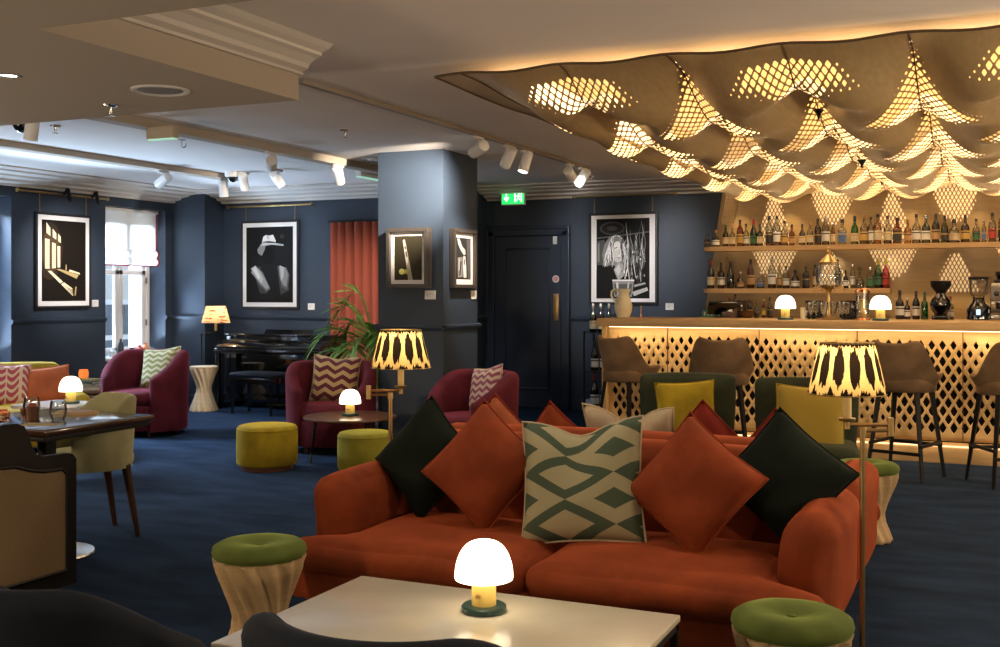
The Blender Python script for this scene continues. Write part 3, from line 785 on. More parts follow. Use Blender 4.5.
# ------------------------------------------------------------------ swing-arm floor lamps
def floor_lamp(label, loc, side, mat, d=.14, zt=1.17, zb=.985, nogroup=False, dxy=(0, 0), metal=None, jx=.08, power=1.9):
    metal = metal or m_brass
    t = thing('floor_lamp', label, 'floor lamp', loc, 0)
    bm = bm_new(); lathe(bm, [(.12, 0), (.122, .004), (.12, .012), (.03, .02), (.012, .03)], 36); obj('base', bm, metal, t)
    bm = bm_new(); tube(bm, [(0, 0, .015), (0, 0, .86)], .0095, 12); obj('pole', bm, metal, t)
    sx, sy = dxy
    ux, uy = cos(R(24.4)), sin(R(24.4))
    jp = Vector((side * jx * ux, side * jx * uy, 0)); sp = Vector((sx, sy, 0))
    bm = bm_new()
    tube(bm, [(0, 0, .855), (jp.x, jp.y, .855)], .007, 10); tube(bm, [(jp.x, jp.y, .875), (sp.x, sp.y, .875)], .007, 10)
    tube(bm, [(jp.x, jp.y, .835), (jp.x, jp.y, .90)], .0125, 14); tube(bm, [(0, 0, .835), (0, 0, .868)], .014, 14)
    obj('swing_arm', bm, metal, t)
    bm = bm_new(); lathe(bm, [(.010, .86), (.010, .885), (.028, .89), (.030, .899), (.012, .902)], 24, (sp.x, sp.y, 0)); obj('drip_pan', bm, metal, t)
    bm = bm_new(); lathe(bm, [(.0155, .90), (.0155, 1.01)], 18, (sp.x, sp.y, 0)); obj('candle_sleeve', bm, m_sleeve, t)
    bm = bm_new(); n = 120
    lathe(bm, [(d, zb)] + [(d + (d * .68 - d) * k / 8, zb + (zt - zb) * k / 8) for k in range(1, 9)], n, (sp.x, sp.y, 0), cap=False, uv=True, rf=lambda a, z: 1 + .012 * sin(60 * a))
    s = obj('lamp_shade', bm, mat, t, sharp=80)
    for r_, z_ in ((d * .985, zb + .002), (d * .67, zt - .002)):
        bm = bm_new(); tube(bm, [(sp.x + r_ * cos(R(10 * k)), sp.y + r_ * sin(R(10 * k)), z_) for k in range(36)], .0025, 6, closed=True)
        if z_ > 1.1:
            for k in range(3): tube(bm, [(sp.x, sp.y, zt - .03), (sp.x + d * .67 * cos(k * 2.1), sp.y + d * .67 * sin(k * 2.1), zt - .002)], .0018, 5)
        obj('shade_ring', bm, metal, s)
    bm = bm_new(); lathe(bm, [(.008, 1.01), (.018, 1.03), (.024, 1.055), (.018, 1.08), (.006, 1.092)], 18, (sp.x, sp.y, 0))
    obj('bulb', bm, emit('lit_bulb', (1, .75, .42), 12), t)
    point((loc[0] + sp.x, loc[1] + sp.y, 1.115), power, (1, .80, .56), .02)
    return t
ikat = shade_mat('ikat_cloth', 'ikat')
cx = (cos(R(24.4)), sin(R(24.4)))
floor_lamp('brass swing arm floor lamp, gold and black ikat shade, behind the black cushion by poufs', (-2.665, 4.60, 0), -1, ikat, d=.144, jx=.105, dxy=(.05 * cx[0], .05 * cx[1]))
floor_lamp('brass swing arm floor lamp, gold and black ikat shade, beside the moss stool', (-.445, 4.12, 0), 1, ikat, d=.137, jx=.10, dxy=(-.055 * cx[0], -.055 * cx[1]))
floor_lamp('floor lamp with pale red patterned shade beside the hourglass table', (-8.45, 10.22, 0), 1, shade_mat('red_print_cloth', 'red'), d=.165, dxy=(.16, .06), zt=1.19, zb=.99, metal=m_black, jx=.05, power=1.6)

# ------------------------------------------------------------------ plum tub armchairs
def make_tub(label, loc, rotz, s=1.0):
    t = thing('tub_armchair', label, 'armchair', loc, rotz, 'plum tub armchairs')
    bm = bm_new(); zt = lambda f: .775 - .21 * sm(.45, 1.0, f) ** 1.2
    horseshoe(bm, .40, .115, .05, zt, -45, 225, 52, rb=.385, zin=.2); obj('back_shell', bm, m_plum, t, sharp=80)
    bm = bm_new()
    def rr(a, z):
        c = abs(sin(a)); return 1.0 + (.10 * max(0, -sin(a)) ** 2)
    lathe(bm, [(.25, .06), (.325, .06), (.335, .08), (.335, .27), (.33, .285), (.25, .29)], 48, rf=rr, cap=True); obj('seat_base', bm, m_plum, t, sharp=60)
    bm = bm_new(); lathe(bm, [(.2, .285), (.30, .287), (.325, .305), (.33, .34), (.325, .385), (.30, .408), (.22, .418), (.1, .422), (.01, .423)], 48, rf=rr); obj('seat_cushion', bm, m_plum, t, sharp=80)
    for sx in (-1, 1):
        for sy in (-1, 1):
            bm = bm_new(); leg_taper(bm, (sx * .2, sy * .2, .065), (sx * .2, sy * .2, 0), .022, .018, 10); obj('leg', bm, m_legwood, t)
    t.scale = (s, s, s)
    return t
tub = make_tub('plum tub armchair with green chevron cushion, near the window and hourglass table', (-7.43, 8.17, 0), R(4), 1.02)
dup(tub, (-5.22, 8.0, 0), R(30), 'plum tub armchair with purple and cream zigzag cushion, before the palm').scale = (.97,) * 3
dup(tub, (-3.80, 7.84, 0), R(-20), 'plum tub armchair with pink chevron cushion, beside the column').scale = (.93,) * 3
cushion('cushion with green and cream chevrons in the armchair by the window', (-7.36, 8.30, .62), chevron('chev_green', (.50, .44, .28), (.19, .20, .06), 4, 7, .5, .5), .40, t=.13, roll=-6, lean=20, yaw=8, dent=.05, group='chevron cushions', seed=11)
cushion('cushion with purple and cream zigzags in the armchair before the palm', (-5.26, 8.13, .59), chevron('chev_purple', (.55, .40, .20), (.13, .025, .045), 3, 5, .5, .5), .42, t=.14, roll=4, lean=14, yaw=24, dent=.10, group='chevron cushions', seed=12)
cushion('cushion with pink and cream chevrons in the armchair beside the column', (-3.74, 7.97, .58), chevron('chev_pink', (.62, .48, .40), (.28, .07, .12), 4, 6, .5, .5), .36, t=.13, roll=-10, lean=16, yaw=-28, dent=.06, group='chevron cushions', seed=13)

# ------------------------------------------------------------------ poufs, round table
def pouf(label, loc, mat, r=.225, h=.33):
    t = thing('pouf', label, 'pouf', loc, 0, 'velvet poufs')
    bm = bm_new(); lathe(bm, [(r * .86, 0), (r * .86, .035)], 44); obj('plinth', bm, m_walnut, t)
    bm = bm_new(); lathe(bm, [(r * .8, .034), (r * .95, .036), (r, .055), (r * 1.01, h * .5), (r, h - .045), (r * .985, h - .022), (r * .94, h - .006), (r * .85, h), (r * .4, h + .004), (.01, h + .005)], 56); obj('seat', bm, mat, t, sharp=80)
    bm = bm_new(); tube(bm, [(r * .99 * cos(R(6 * k)), r * .99 * sin(R(6 * k)), h - .028) for k in range(60)], .004, 6, closed=True); obj('piping', bm, mat, t)
pouf('mustard velvet pouf alone on the carpet before the piano', (-5.10, 6.93, 0), m_must, .23, .335)
pouf('olive velvet pouf tucked against the round walnut table', (-4.30, 7.05, 0), m_olive, .205, .31)
t = thing('round_table', 'low round walnut table on thin brass tipped legs holding a lit lamp', 'table', (-4.69, 7.46, 0))
bm = bm_new(); lathe(bm, [(.34, .345), (.365, .350), (.37, .358), (.368, .368), (.36, .37)], 60); obj('tabletop', bm, m_walnut, t)
for k in range(3):
    a = R(215 + 120 * k); bm = bm_new(); leg_taper(bm, (.27 * cos(a), .27 * sin(a), .346), (.31 * cos(a), .31 * sin(a), .0), .014, .008, 10); lg = obj('leg', bm, m_blackwood, t)
    bm = bm_new(); p = Vector((.27 * cos(a), .27 * sin(a), .346)).lerp(Vector((.31 * cos(a), .31 * sin(a), 0)), .8); tube(bm, [p, (.31 * cos(a), .31 * sin(a), .001)], [.0098, .0088], 10); obj('leg_tip', bm, m_brass, lg)

# ------------------------------------------------------------------ bar stools
def make_barstool(label, loc, rotz):
    t = thing('bar_stool', label, 'bar stool', loc, rotz, 'velvet bar stools')
    bm = bm_new(); zt = lambda f: .985 + .02 * sm(.1, .3, f) - .235 * sm(.30, .62, f)
    horseshoe(bm, .25, .042, .640, zt, -52, 232, 64, rb=.185, zin=.70, sy=1.06); obj('backrest', bm, m_taupe, t, sharp=80)
    bm = bm_new(); lathe(bm, [(.15, .63), (.20, .632), (.212, .65), (.212, .70), (.205, .735), (.17, .752), (.08, .757), (.01, .758)], 44, sy=1.02); obj('seat', bm, m_taupe, t, sharp=80)
    for sx in (-1, 1):
        for sy in (-1, 1):
            bm = bm_new(); leg_taper(bm, (sx * .135, sy * .135, .645), (sx * .205, sy * .205, 0), .022, .013, 4); obj('leg', bm, m_blackwood, t)
    bm = bm_new(); q = .186
    for a, b, z in (((-q, -q), (q, -q), .235), ((-q, q), (q, q), .20), ((-q, -q), (-q, q), .255), ((q, -q), (q, q), .255)):
        box(bm, (min(a[0], b[0]) - .009, min(a[1], b[1]) - .009, z - .012), (max(a[0], b[0]) + .009, max(a[1], b[1]) + .009, z + .012), .003)
    obj('footrest', bm, m_blackwood, t)
    return t
bs = make_barstool('taupe velvet bar stool at the open end of the bar, nearest the jug', (-2.72, 8.52, 0), pi - R(26))
for x, rz, lab in ((-1.97, 12, 'taupe velvet bar stool behind the green armchair with the nearer mustard cushion'), (-.62, -18, 'taupe velvet bar stool standing behind the ikat shade beside the moss stool'), (.06, 26, 'taupe velvet bar stool cut off by the picture edge')):
    dup(bs, (x, 8.52, 0), pi + R(rz), lab)

# ------------------------------------------------------------------ green armchairs facing the rear sofa
def make_green(label, loc, rotz):
    t = thing('green_armchair', label, 'armchair', loc, rotz, 'dark olive armchairs')
    def f(p, q):
        p.x *= 1 + .05 * q.z; p.y += .05 * (q.z + 1)
        if q.y < -.5 and q.z > -.5: p.y += .012 * exp(-(q.x / .08) ** 2)
        return p
    bm = bm_new(); softbox(bm, (-.30, .14, .30), (.30, .25, .80), .035, .012, 14, f); obj('backrest', bm, m_dolive, t, sharp=80)
    bm = bm_new(); softbox(bm, (-.30, -.30, .30), (.30, .22, .44), .05, .015, 10); obj('seat', bm, m_dolive, t, sharp=80)
    bm = bm_new(); box(bm, (-.28, -.27, .26), (.28, .22, .31), .01); obj('seat_frame', bm, m_legwood, t)
    for sx in (-1, 1):
        for sy in (-1, 1):
            bm = bm_new(); leg_taper(bm, (sx * .25, sy * .23, .28), (sx * .27, sy * .27, 0), .022, .013, 10); obj('leg', bm, m_legwood, t)
    return t
ga = make_green('dark olive armchair with mustard cushion, the one between two bar stools', (-1.83, 6.95, 0), R(14))
dup(ga, (-1.07, 6.85, 0), R(8), 'dark olive armchair with mustard cushion, behind the ikat shade')
cushion('mustard velvet cushion in the armchair between two bar stools', (-1.84, 6.96, .585), m_must, .38, t=.13, roll=-4, lean=14, yaw=14, group='mustard cushions', seed=14)
cushion('mustard velvet cushion in the armchair behind the ikat shade', (-1.04, 6.82, .575), M('dull_mustard', (.36, .25, .03), .85, sheen=.5), .42, t=.13, roll=3, lean=14, yaw=8, group='mustard cushions', seed=15)

# ------------------------------------------------------------------ slate lounge chairs nearest the camera
def slate_chair(label, loc, rotz, s=1):
    t = thing('lounge_chair', label, 'armchair', loc, rotz, 'slate lounge chairs')
    bm = bm_new(); zt = lambda f: .755 - .20 * sm(.35, 1.0, f)
    horseshoe(bm, .37, .10, .16, zt, -35, 215, 48, rb=.33, zin=.3); obj('backrest', bm, m_slate, t, sharp=80)
    bm = bm_new(); lathe(bm, [(.2, .18), (.29, .19), (.31, .22), (.31, .36), (.29, .40), (.2, .415), (.01, .42)], 44, rf=lambda a, z: 1 + .1 * max(0, -sin(a)) ** 2); obj('seat', bm, m_slate, t, sharp=80)
    for sx in (-1, 1):
        for sy in (-1, 1):
            bm = bm_new(); leg_taper(bm, (sx * .2, sy * .2, .2), (sx * .24, sy * .24, 0), .02, .012, 10); obj('leg', bm, m_legwood, t)
    t.scale = (s, s, s)
slate_chair('slate velvet lounge chair in the near corner below the cane panel', (-2.06, 2.02, 0), R(172), .93)
slate_chair('slate velvet lounge chair pushed up before the marble table', (-1.15, 2.05, 0), R(182), .925)

# ------------------------------------------------------------------ dining corner at the left edge
t = thing('banquette', 'dark bench whose end panel is cane in a black scalloped frame', 'bench', (-3.89, 3.84, 0))
# end panel: seen from the side, high at the rear, dropping in a scoop to the front post
out = [(0, 0), (0, .575), (-.02, .60), (-.05, .608), (-.19, .612), (-.23, .625), (-.255, .66), (-.275, .72), (-.30, .76), (-.34, .775), (-.62, .785), (-.66, .77), (-.66, 0)]
bm = bm_new()
inn = [(-.065, .075), (-.065, .515), (-.09, .54), (-.20, .545), (-.27, .56), (-.36, .59), (-.60, .60), (-.60, .075)]
prism(bm, out, -.055, -.012, 'x'); obj('end_panel', bm, m_blackwood, t)
bm = bm_new(); prism(bm, inn, -.012, -.006, 'x'); obj('cane_inset', bm, m_cane, t)
bm = bm_new()
for k in range(len(inn)):
    a, b_ = inn[k], inn[(k + 1) % len(inn)]; tube(bm, [(-.006, a[0], a[1]), (-.006, b_[0], b_[1])], .008, 6)
obj('inset_bead', bm, m_blackwood, t)
bm = bm_new(); softbox(bm, (-1.3, -.52, .30), (-.055, -.01, .45), .04, .01); obj('seat', bm, m_slate, t, sharp=80)
bm = bm_new(); softbox(bm, (-1.3, -.64, .40), (-.055, -.50, .74), .04, .01); obj('backrest', bm, m_slate, t, sharp=80)
bm = bm_new(); box(bm, (-1.3, -.64, .0), (-.055, -.03, .30)); obj('base', bm, m_blackwood, t)

t = thing('dining_table', 'dark glossy dining table on a pedestal laid with tumblers and candles', 'table', (-4.46, 4.19, 0))
bm = bm_new(); box(bm, (-.38, -.37, .665), (.38, .37, .70), .008, 3); o = obj('tabletop', bm, m_darkwood, t)
bm = bm_new(); box(bm, (-.36, -.35, .64), (.36, .35, .666), .004); obj('apron', bm, m_blackwood, t)
bm = bm_new(); lathe(bm, [(.045, .02), (.045, .64)], 28); obj('pedestal', bm, m_black, t)
bm = bm_new(); lathe(bm, [(.23, 0), (.235, .006), (.23, .014), (.12, .022), (.05, .03)], 48); obj('base', bm, m_steel, t)

def tumbler(label, loc):
    bm = bm_new(); lathe(bm, [(.012, .004), (.030, .002), (.040, .03), (.043, .055), (.036, .10), (.0345, .10), (.041, .055), (.038, .031), (.028, .008), (.002, .008)], 28, cap=False)
    o = obj('tumbler', bm, m_glassclear); o.location = loc; tag(o, label, 'glass', 'tumblers on the dining table')
tumbler('stemless clear glass tumbler on the dark table behind the brown pot', (-4.60, 4.22, .70))
tumbler('stemless clear glass tumbler on the dark table on the sage chair side of the pot', (-4.33, 4.14, .70))
t = thing('condiment_pot', 'small brown pot holding sachets between two tumblers', 'pot', (-4.43, 4.07, .70))
bm = bm_new(); lathe(bm, [(.026, 0), (.030, .004), (.032, .075), (.028, .076), (.026, .01)], 20, cap=False); lathe(bm, [(.001, .004), (.027, .004)], 20, cap=False); obj('pot', bm, m_walnut, t)
bm = bm_new()
for k in range(5): box(bm, (-.016 + k * .006, -.015, .01), (-.013 + k * .006, .015, .083 + .004 * (k % 3)))
obj('sachets', bm, m_terra, t)
for k, (x, y, w) in enumerate(((-4.79, 4.20, 'outermost of three in a row'), (-4.73, 4.30, 'middle one of three'), (-4.68, 4.12, 'nearest the brown pot'))):
    t = thing('tealight_holder', 'small copper tealight holder on the dark table, ' + w, 'candle holder', (x, y, .70), 0, 'copper tealight holders')
    bm = bm_new(); lathe(bm, [(.022, 0), (.026, .004), (.027, .03), (.024, .031), (.023, .006), (.002, .005)], 20, cap=False); obj('cup', bm, m_copper, t)
    bm = bm_new(); lathe(bm, [(.019, .006), (.019, .020), (.002, .021)], 16); obj('candle', bm, emit('lit_candle', (1, .6, .25), 2.0, (.9, .8, .6)), t)
bm = bm_new(); prism(bm, rpoly(.20, .13, .02), 0, .014); o = obj('serving_board', bm, m_oak); o.location = (-4.50, 4.43, .70); tag(o, 'pale wooden board on the far edge of the dark dining table', 'board')
bm = bm_new(); box(bm, (-.09, -.05, 0), (.09, .05, .003)); o = obj('napkin', bm, m_cream); o.location = (-4.28, 3.98, .70); o.rotation_euler = (0, 0, .3); tag(o, 'flat cream napkin by the near corner of the dark dining table', 'napkin')
bm = bm_new(); lathe(bm, [(.04, 0), (.06, .002), (.10, .012), (.101, .015), (.06, .006), (.002, .005)], 40, cap=False); o = obj('plate', bm, m_cream); o.location = (-4.66, 3.97, .70); tag(o, 'cream plate on the dark dining table near the bench', 'plate')

t = thing('dining_chair', 'sage green velvet dining chair on dark tapered legs at the dining table', 'chair', (-4.60, 4.60, 0), R(-28))
bm = bm_new(); zt = lambda f: .775 - .20 * sm(.35, .95, f)
horseshoe(bm, .275, .045, .385, zt, -36, 216, 52, rb=.252, zin=.44, sy=.95); obj('backrest', bm, m_sage, t, sharp=80)
bm = bm_new(); lathe(bm, [(.18, .385), (.24, .388), (.25, .41), (.25, .44), (.235, .465), (.18, .478), (.01, .482)], 44, rf=lambda a, z: 1 + .10 * max(0, -sin(a)) ** 2); obj('seat', bm, m_sage, t, sharp=80)
for sx in (-1, 1):
    for sy in (-1, 1):
        bm = bm_new(); leg_taper(bm, (sx * .17, sy * .16, .40), (sx * .19, sy * (.18 if sy < 0 else .22), 0), .026, .014, 10); obj('leg', bm, m_legwood, t)

# ------------------------------------------------------------------ window corner
t = sofa('sofa', 'lime velvet sofa with pink and terracotta cushions beside the small white table', (-7.99, 6.67, 0), R(55), 'lime sofa', m_lime, W=1.7, sz=.40, az=.50, bz=.74, D=.95, split=True, arm=.17)
del t['group']
cushion('pink cushion with cream damask pattern on the lime sofa', (-7.56, 6.665, 0.57), damask('damask_pink', (.42, .07, .12), (.66, .52, .38)), .38, t=.14, roll=4, lean=20, yaw=52, dent=.05, group='cushions on the lime sofa', seed=21)
cushion('plain terracotta cushion on the lime sofa beside the pink damask one', (-7.39, 6.92, 0.55), m_terra, .42, h=.34, t=.13, roll=-6, lean=24, yaw=48, group='cushions on the lime sofa', seed=22)
cushion('plain sand linen cushion at the cut off end of the lime sofa', (-7.81, 6.3, 0.6), m_cream, .42, t=.13, roll=8, lean=20, yaw=58, group='cushions on the lime sofa', seed=23)
t = thing('side_table', 'small white marble table on brass legs with a lit lamp', 'side table', (-6.50, 6.24, 0))
bm = bm_new(); prism(bm, rpoly(.56, .48, .05), .475, .50); obj('tabletop', bm, M('white_marble', (.72, .72, .72), .2, col2=(.60, .61, .63), scale=4), t)
for sx in (-1, 1):
    for sy in (-1, 1):
        bm = bm_new(); leg_taper(bm, (sx * .17, sy * .15, .476), (sx * .24, sy * .2, 0), .014, .008, 10); obj('leg', bm, m_brass, t)
t = thing('wicker_trunk', 'low wicker trunk with books and a candle between sofa and armchair', 'trunk', (-8.45, 8.50, 0), R(8))
bm = bm_new(); box(bm, (-.27, -.22, 0), (.27, .22, .33), .02)
for k in range(12):
    z = .02 + k * .026; tube(bm, [(-.272, -.222, z), (.272, -.222, z), (.272, .222, z), (-.272, .222, z)], .009, 6, closed=True)
obj('basket', bm, m_wicker, t)
bm = bm_new(); box(bm, (-.285, -.235, .33), (.285, .235, .385), .015)
for y in range(-9, 10): tube(bm, [(-.28, y * .024, .386), (.28, y * .024, .386)], .006, 6)
obj('lid', bm, m_wicker, t)
bm = bm_new(); box(bm, (.285, -.05, .26), (.292, .05, .36), .002); obj('clasp', bm, m_walnut, t)
z = .392
for k, (w, d, h, c, lab) in enumerate(((.30, .22, .030, (.42, .36, .22), 'cream'), (.28, .20, .022, (.10, .12, .10), 'dark green'), (.25, .18, .02, (.34, .28, .10), 'ochre'))):
    b = thing('book', lab + ' hardback book stacked on the wicker trunk', 'book', (-8.47, 8.50, z), R(10 - 9 * k), 'books on the trunk')
    bm = bm_new(); box(bm, (-w / 2 + .004, -d / 2 + .004, .003), (w / 2 - .004, d / 2, h - .003)); obj('pages', bm, m_paper, b)
    bm = bm_new(); box(bm, (-w / 2, -d / 2, 0), (w / 2, d / 2, .003)); box(bm, (-w / 2, -d / 2, h - .003), (w / 2, d / 2, h)); box(bm, (-w / 2, -d / 2, 0), (w / 2, -d / 2 + .004, h))
    obj('cover', bm, M('cover_' + lab, c, .6), b); z += h
bm = bm_new(); lathe(bm, [(.03, 0), (.045, .01), (.05, .05), (.042, .09), (.038, .09), (.044, .05), (.036, .015), (.002, .012)], 24, cap=False)
o = obj('candle_jar', bm, emit('orange_candle_glass', (1, .25, .04), .5, (.8, .2, .05))); o.location = (-8.56, 8.52, z); tag(o, 'orange glass candle jar standing on the books', 'candle')
# things on the window sill
for k, (y, h, r_, c, lab) in enumerate(((9.72, .20, .035, (.03, .035, .05), 'tall dark bottle'), (9.60, .10, .045, (.5, .5, .5), 'squat grey jar'), (10.02, .12, .05, (.5, .08, .05), 'red lidded jar'), (10.12, .14, .05, (.65, .25, .10), 'orange paper parcel'), (9.90, .09, .06, (.04, .05, .07), 'dark low caddy'), (10.22, .10, .05, (.12, .14, .18), 'grey blue caddy'))):
    bm = bm_new(); lathe(bm, [(r_ * .9, 0), (r_, .01), (r_, h * .62), (r_ * .6, h * .8), (r_ * .38, h * .85), (r_ * .4, h)], 20); o = obj('jar', bm, M('sill_' + lab.replace(' ', '_'), c, .4)); o.location = (-9.2, y, .61)
    tag(o, lab + ' standing on the window sill', 'jar', 'jars on the window sill')

# ------------------------------------------------------------------ upright digital piano, its bench, the curtain and the palm
t = thing('upright_piano', 'black lacquered upright piano against the wall under the hat picture', 'piano', (-7.53, 10.72, 0))
bm = bm_new(); box(bm, (-.72, -.30, .16), (.72, -.01, .84), .006); obj('body', bm, m_gloss, t)
bm = bm_new(); box(bm, (-.74, -.31, .84), (.74, 0, .865), .006); obj('lid', bm, m_gloss, t)
bm = bm_new(); box(bm, (-.74, -.50, .645), (.74, -.28, .70), .008); obj('keybed', bm, m_gloss, t)
bm = bm_new(); prism(bm, [(-.50, .70), (-.30, .70), (-.30, .80), (-.33, .80), (-.49, .735), (-.50, .725)], -.71, .71, 'x'); obj('fallboard', bm, m_gloss, t)
bm = bm_new(); prism(bm, [(-.10, .865), (-.085, .865), (-.045, .905), (-.055, .91)], -.33, .33, 'x'); obj('music_ledge', bm, m_gloss, t)
for sx in (-1, 1):
    bm = bm_new(); box(bm, (sx * .715 - .025, -.48, 0), (sx * .715 + .025, -.43, .65), .004); obj('leg', bm, m_gloss, t)
    bm = bm_new(); box(bm, (sx * .715 - .025, -.50, 0), (sx * .715 + .025, 0, .06), .004); obj('foot', bm, m_gloss, t)
bm = bm_new(); box(bm, (-.70, -.28, .08), (.70, -.25, .17), .004); obj('bottom_rail', bm, m_gloss, t)
pd = None
for k in range(3):
    bm = bm_new(); box(bm, (-.10 + k * .08, -.38, .055), (-.06 + k * .08, -.27, .065), .003); obj('pedal', bm, m_brass, t)
t = thing('piano_bench', 'black padded bench standing in front of the upright piano', 'bench', (-7.46, 10.0, 0), R(-3))
bm = bm_new(); softbox(bm, (-.30, -.17, .405), (.30, .17, .46), .022, .012); obj('seat', bm, m_slate, t, sharp=80)
bm = bm_new(); box(bm, (-.29, -.16, .34), (.29, .16, .41), .004); obj('apron', bm, m_gloss, t)
for sx in (-1, 1):
    for sy in (-1, 1):
        bm = bm_new(); leg_taper(bm, (sx * .265, sy * .135, .345), (sx * .27, sy * .14, 0), .028, .022, 4); obj('leg', bm, m_gloss, t)
t = thing('curtain', 'brick red velvet curtain hanging in pleats beside the column', 'curtain', (-6.55, 10.805, 0))
def cu(dy):
    def f(u, v): return ((u - .5) * 1.02, dy - .065 * abs(sin(pi * u * 9.2 + .25 * sin(7 * u))) ** .75 * (.85 + .15 * (1 - v)), .02 + 2.13 * v)
    return f
bm = bm_new(); grid(bm, cu(0), 170, 8); grid(bm, cu(.006), 170, 8); obj('curtain_cloth', bm, m_curtain, t, sharp=80)
bm = bm_new(); tube(bm, [(-.52, -.03, 2.165), (.6, -.03, 2.165)], .012, 10); obj('curtain_rail', bm, m_black, t)
t = thing('potted_palm', 'green potted palm with arching fronds between the red curtain and the column', 'plant', (-5.52, 9.35, 0))
bm = bm_new(); lathe(bm, [(.12, 0), (.15, .02), (.17, .34), (.155, .345), (.14, .30), (.002, .30)], 40, cap=False); obj('pot', bm, M('black_white_pot', (.5, .48, .45), .6, col2=(.03, .03, .03), scale=18), t)
rnd = random.Random(5)
specs = [(200, .42, .98, .10), (215, .62, .80, .22), (190, .70, .62, .30), (230, .50, .66, .25), (170, .50, .86, .2), (260, .45, .74, .25), (300, .40, .80, .2), (20, .40, .84, .2), (80, .4, .9, .15), (205, .30, 1.08, .05)]
for (ang, reach, rise, droop) in specs:
    a = R(ang); pts = []
    for k in range(15):
        s = k / 14; pts.append(Vector((reach * s ** 1.2 * cos(a), reach * s ** 1.2 * sin(a), .30 + rise * sin(min(1, s) * pi * .56) - droop * s ** 3)))
    bm = bm_new(); tube(bm, pts, [.008 - .006 * k / 14 for k in range(15)], 6)
    for k in range(5, 15):
        p = pts[k]; tdir = (pts[k] - pts[k - 1]).normalized(); sd = tdir.cross(Vector((0, 0, 1))).normalized()
        for sg in (-1, 1):
            ll = .32 * (1 - .45 * abs(k / 14 - .55)) * rnd.uniform(.85, 1.1)
            dr = (tdir * .9 + sd * sg * .62).normalized()
            wv = dr.cross(tdir).cross(dr).normalized() * .018
            def at(s): return p + dr * ll * s + Vector((0, 0, -.09 * s * s))
            v = [bm.verts.new(x) for x in (at(0), at(.3) + wv, at(.65) + wv * .8, at(1), at(.65) - wv * .8, at(.3) - wv)]
            c1 = bm.verts.new(at(.5) - Vector((0, 0, .005)))
            for i in range(6): bm.faces.new((v[i], v[(i + 1) % 6], c1))
    obj('frond', bm, m_leaf, t, sharp=80)

# ------------------------------------------------------------------ framed photographs
GREY = {}
def gm(g):
    if isinstance(g, tuple): key = 'ink_%d_%d_%d' % tuple(int(100 * c) for c in g); c = g
    else: key = 'ink_%d' % int(round(g * 100)); c = (g, g, g)
    return M(key, c, .6, spec=.15)
def circ(cx_, cy_, rx, ry=None, n=18, a0=0, a1=360): 
    ry = ry or rx; return [(cx_ + rx * cos(R(a0 + (a1 - a0) * k / n)), cy_ + ry * sin(R(a0 + (a1 - a0) * k / n))) for k in range(n if a1 - a0 == 360 else n + 1)]
def framed(label, loc, rotz, w, h, polys, bg, depth=.035, bar=.028, mount=.05, fm=None, chain=None, inset=.004):
    # local: picture faces -Y, back on the wall at y = 0, origin at its centre
    t = thing('framed_photograph', label, 'picture', loc, rotz, 'framed photographs'); fm = fm or m_frameblack
    bm = bm_new()
    for lo, hi in (((-w / 2, -depth, -h / 2), (w / 2, 0, -h / 2 + bar)), ((-w / 2, -depth, h / 2 - bar), (w / 2, 0, h / 2)), ((-w / 2, -depth, -h / 2 + bar), (-w / 2 + bar, 0, h / 2 - bar)), ((w / 2 - bar, -depth, -h / 2 + bar), (w / 2, 0, h / 2 - bar))):
        box(bm, lo, hi, .002, 1)
    obj('frame', bm, fm, t)
    y = -depth + inset
    bm = bm_new(); box(bm, (-w / 2 + bar * .8, y, -h / 2 + bar * .8), (w / 2 - bar * .8, -.001, h / 2 - bar * .8)); obj('passepartout', bm, m_mount, t)
    mt = mount if isinstance(mount, tuple) else (mount, mount)
    pw, ph = w - 2 * bar - 2 * mt[0], h - 2 * bar - 2 * mt[1]; mats = []; bm = bm_new(); yy = y - .0006
    for k, (poly, g) in enumerate([([(0, 0), (1, 0), (1, 1), (0, 1)], bg)] + polys):
        m = gm(g)
        if m not in mats: mats.append(m)
        vs = [bm.verts.new(((max(0, min(1, u)) - .5) * pw, yy - .00012 * k, (max(0, min(1, v)) - .5) * ph)) for u, v in poly]
        try: f = bm.faces.new(vs); f.material_index = mats.index(m)
        except ValueError: pass
    for f in bm.faces:
        f.normal_update()
        if f.normal.y > 0: f.normal_flip()
    me = bpy.data.meshes.new('print'); bm.to_mesh(me); bm.free()
    for m in mats: me.materials.append(m)
    p = bpy.data.objects.new('print', me); COL.objects.link(p); p.parent = t
    if chain:
        for s in (-1, 1):
            bm = bm_new(); n = int(chain / .022)
            for k in range(n):
                cpos = Vector((s * (w / 2 - .06), -.02, h / 2 + .011 + k * chain / n))
                ax = k % 2
                tube(bm, [cpos + Vector((.006 * cos(q * pi / 4) * (1 - ax), .006 * cos(q * pi / 4) * ax, .014 * sin(q * pi / 4))) for q in range(8)], .0022, 5, closed=True)
            obj('chain', bm, m_brass, t)
    return t
def para(ax, ay, bx, by, h1, h2): return [(ax, ay), (bx, by), (bx, by + h2), (ax, ay + h1)]
Wc = (.85, .74, .52); Wd = (.50, .36, .16)
p1 = [(circ(.17, .62, .30, .36), (.035, .022, .014)), (circ(.20, .62, .20, .27), (.09, .055, .03)),
      (para(.10, .84, .19, .80, .13, .10), Wc), (para(.24, .79, .32, .76, .105, .08), Wc), (para(.36, .745, .42, .72, .095, .08), Wc),
      (para(.07, .40, .17, .40, .37, .36), Wc), (para(.225, .405, .31, .41, .32, .30), Wc), (para(.345, .415, .41, .42, .27, .26), Wc)]
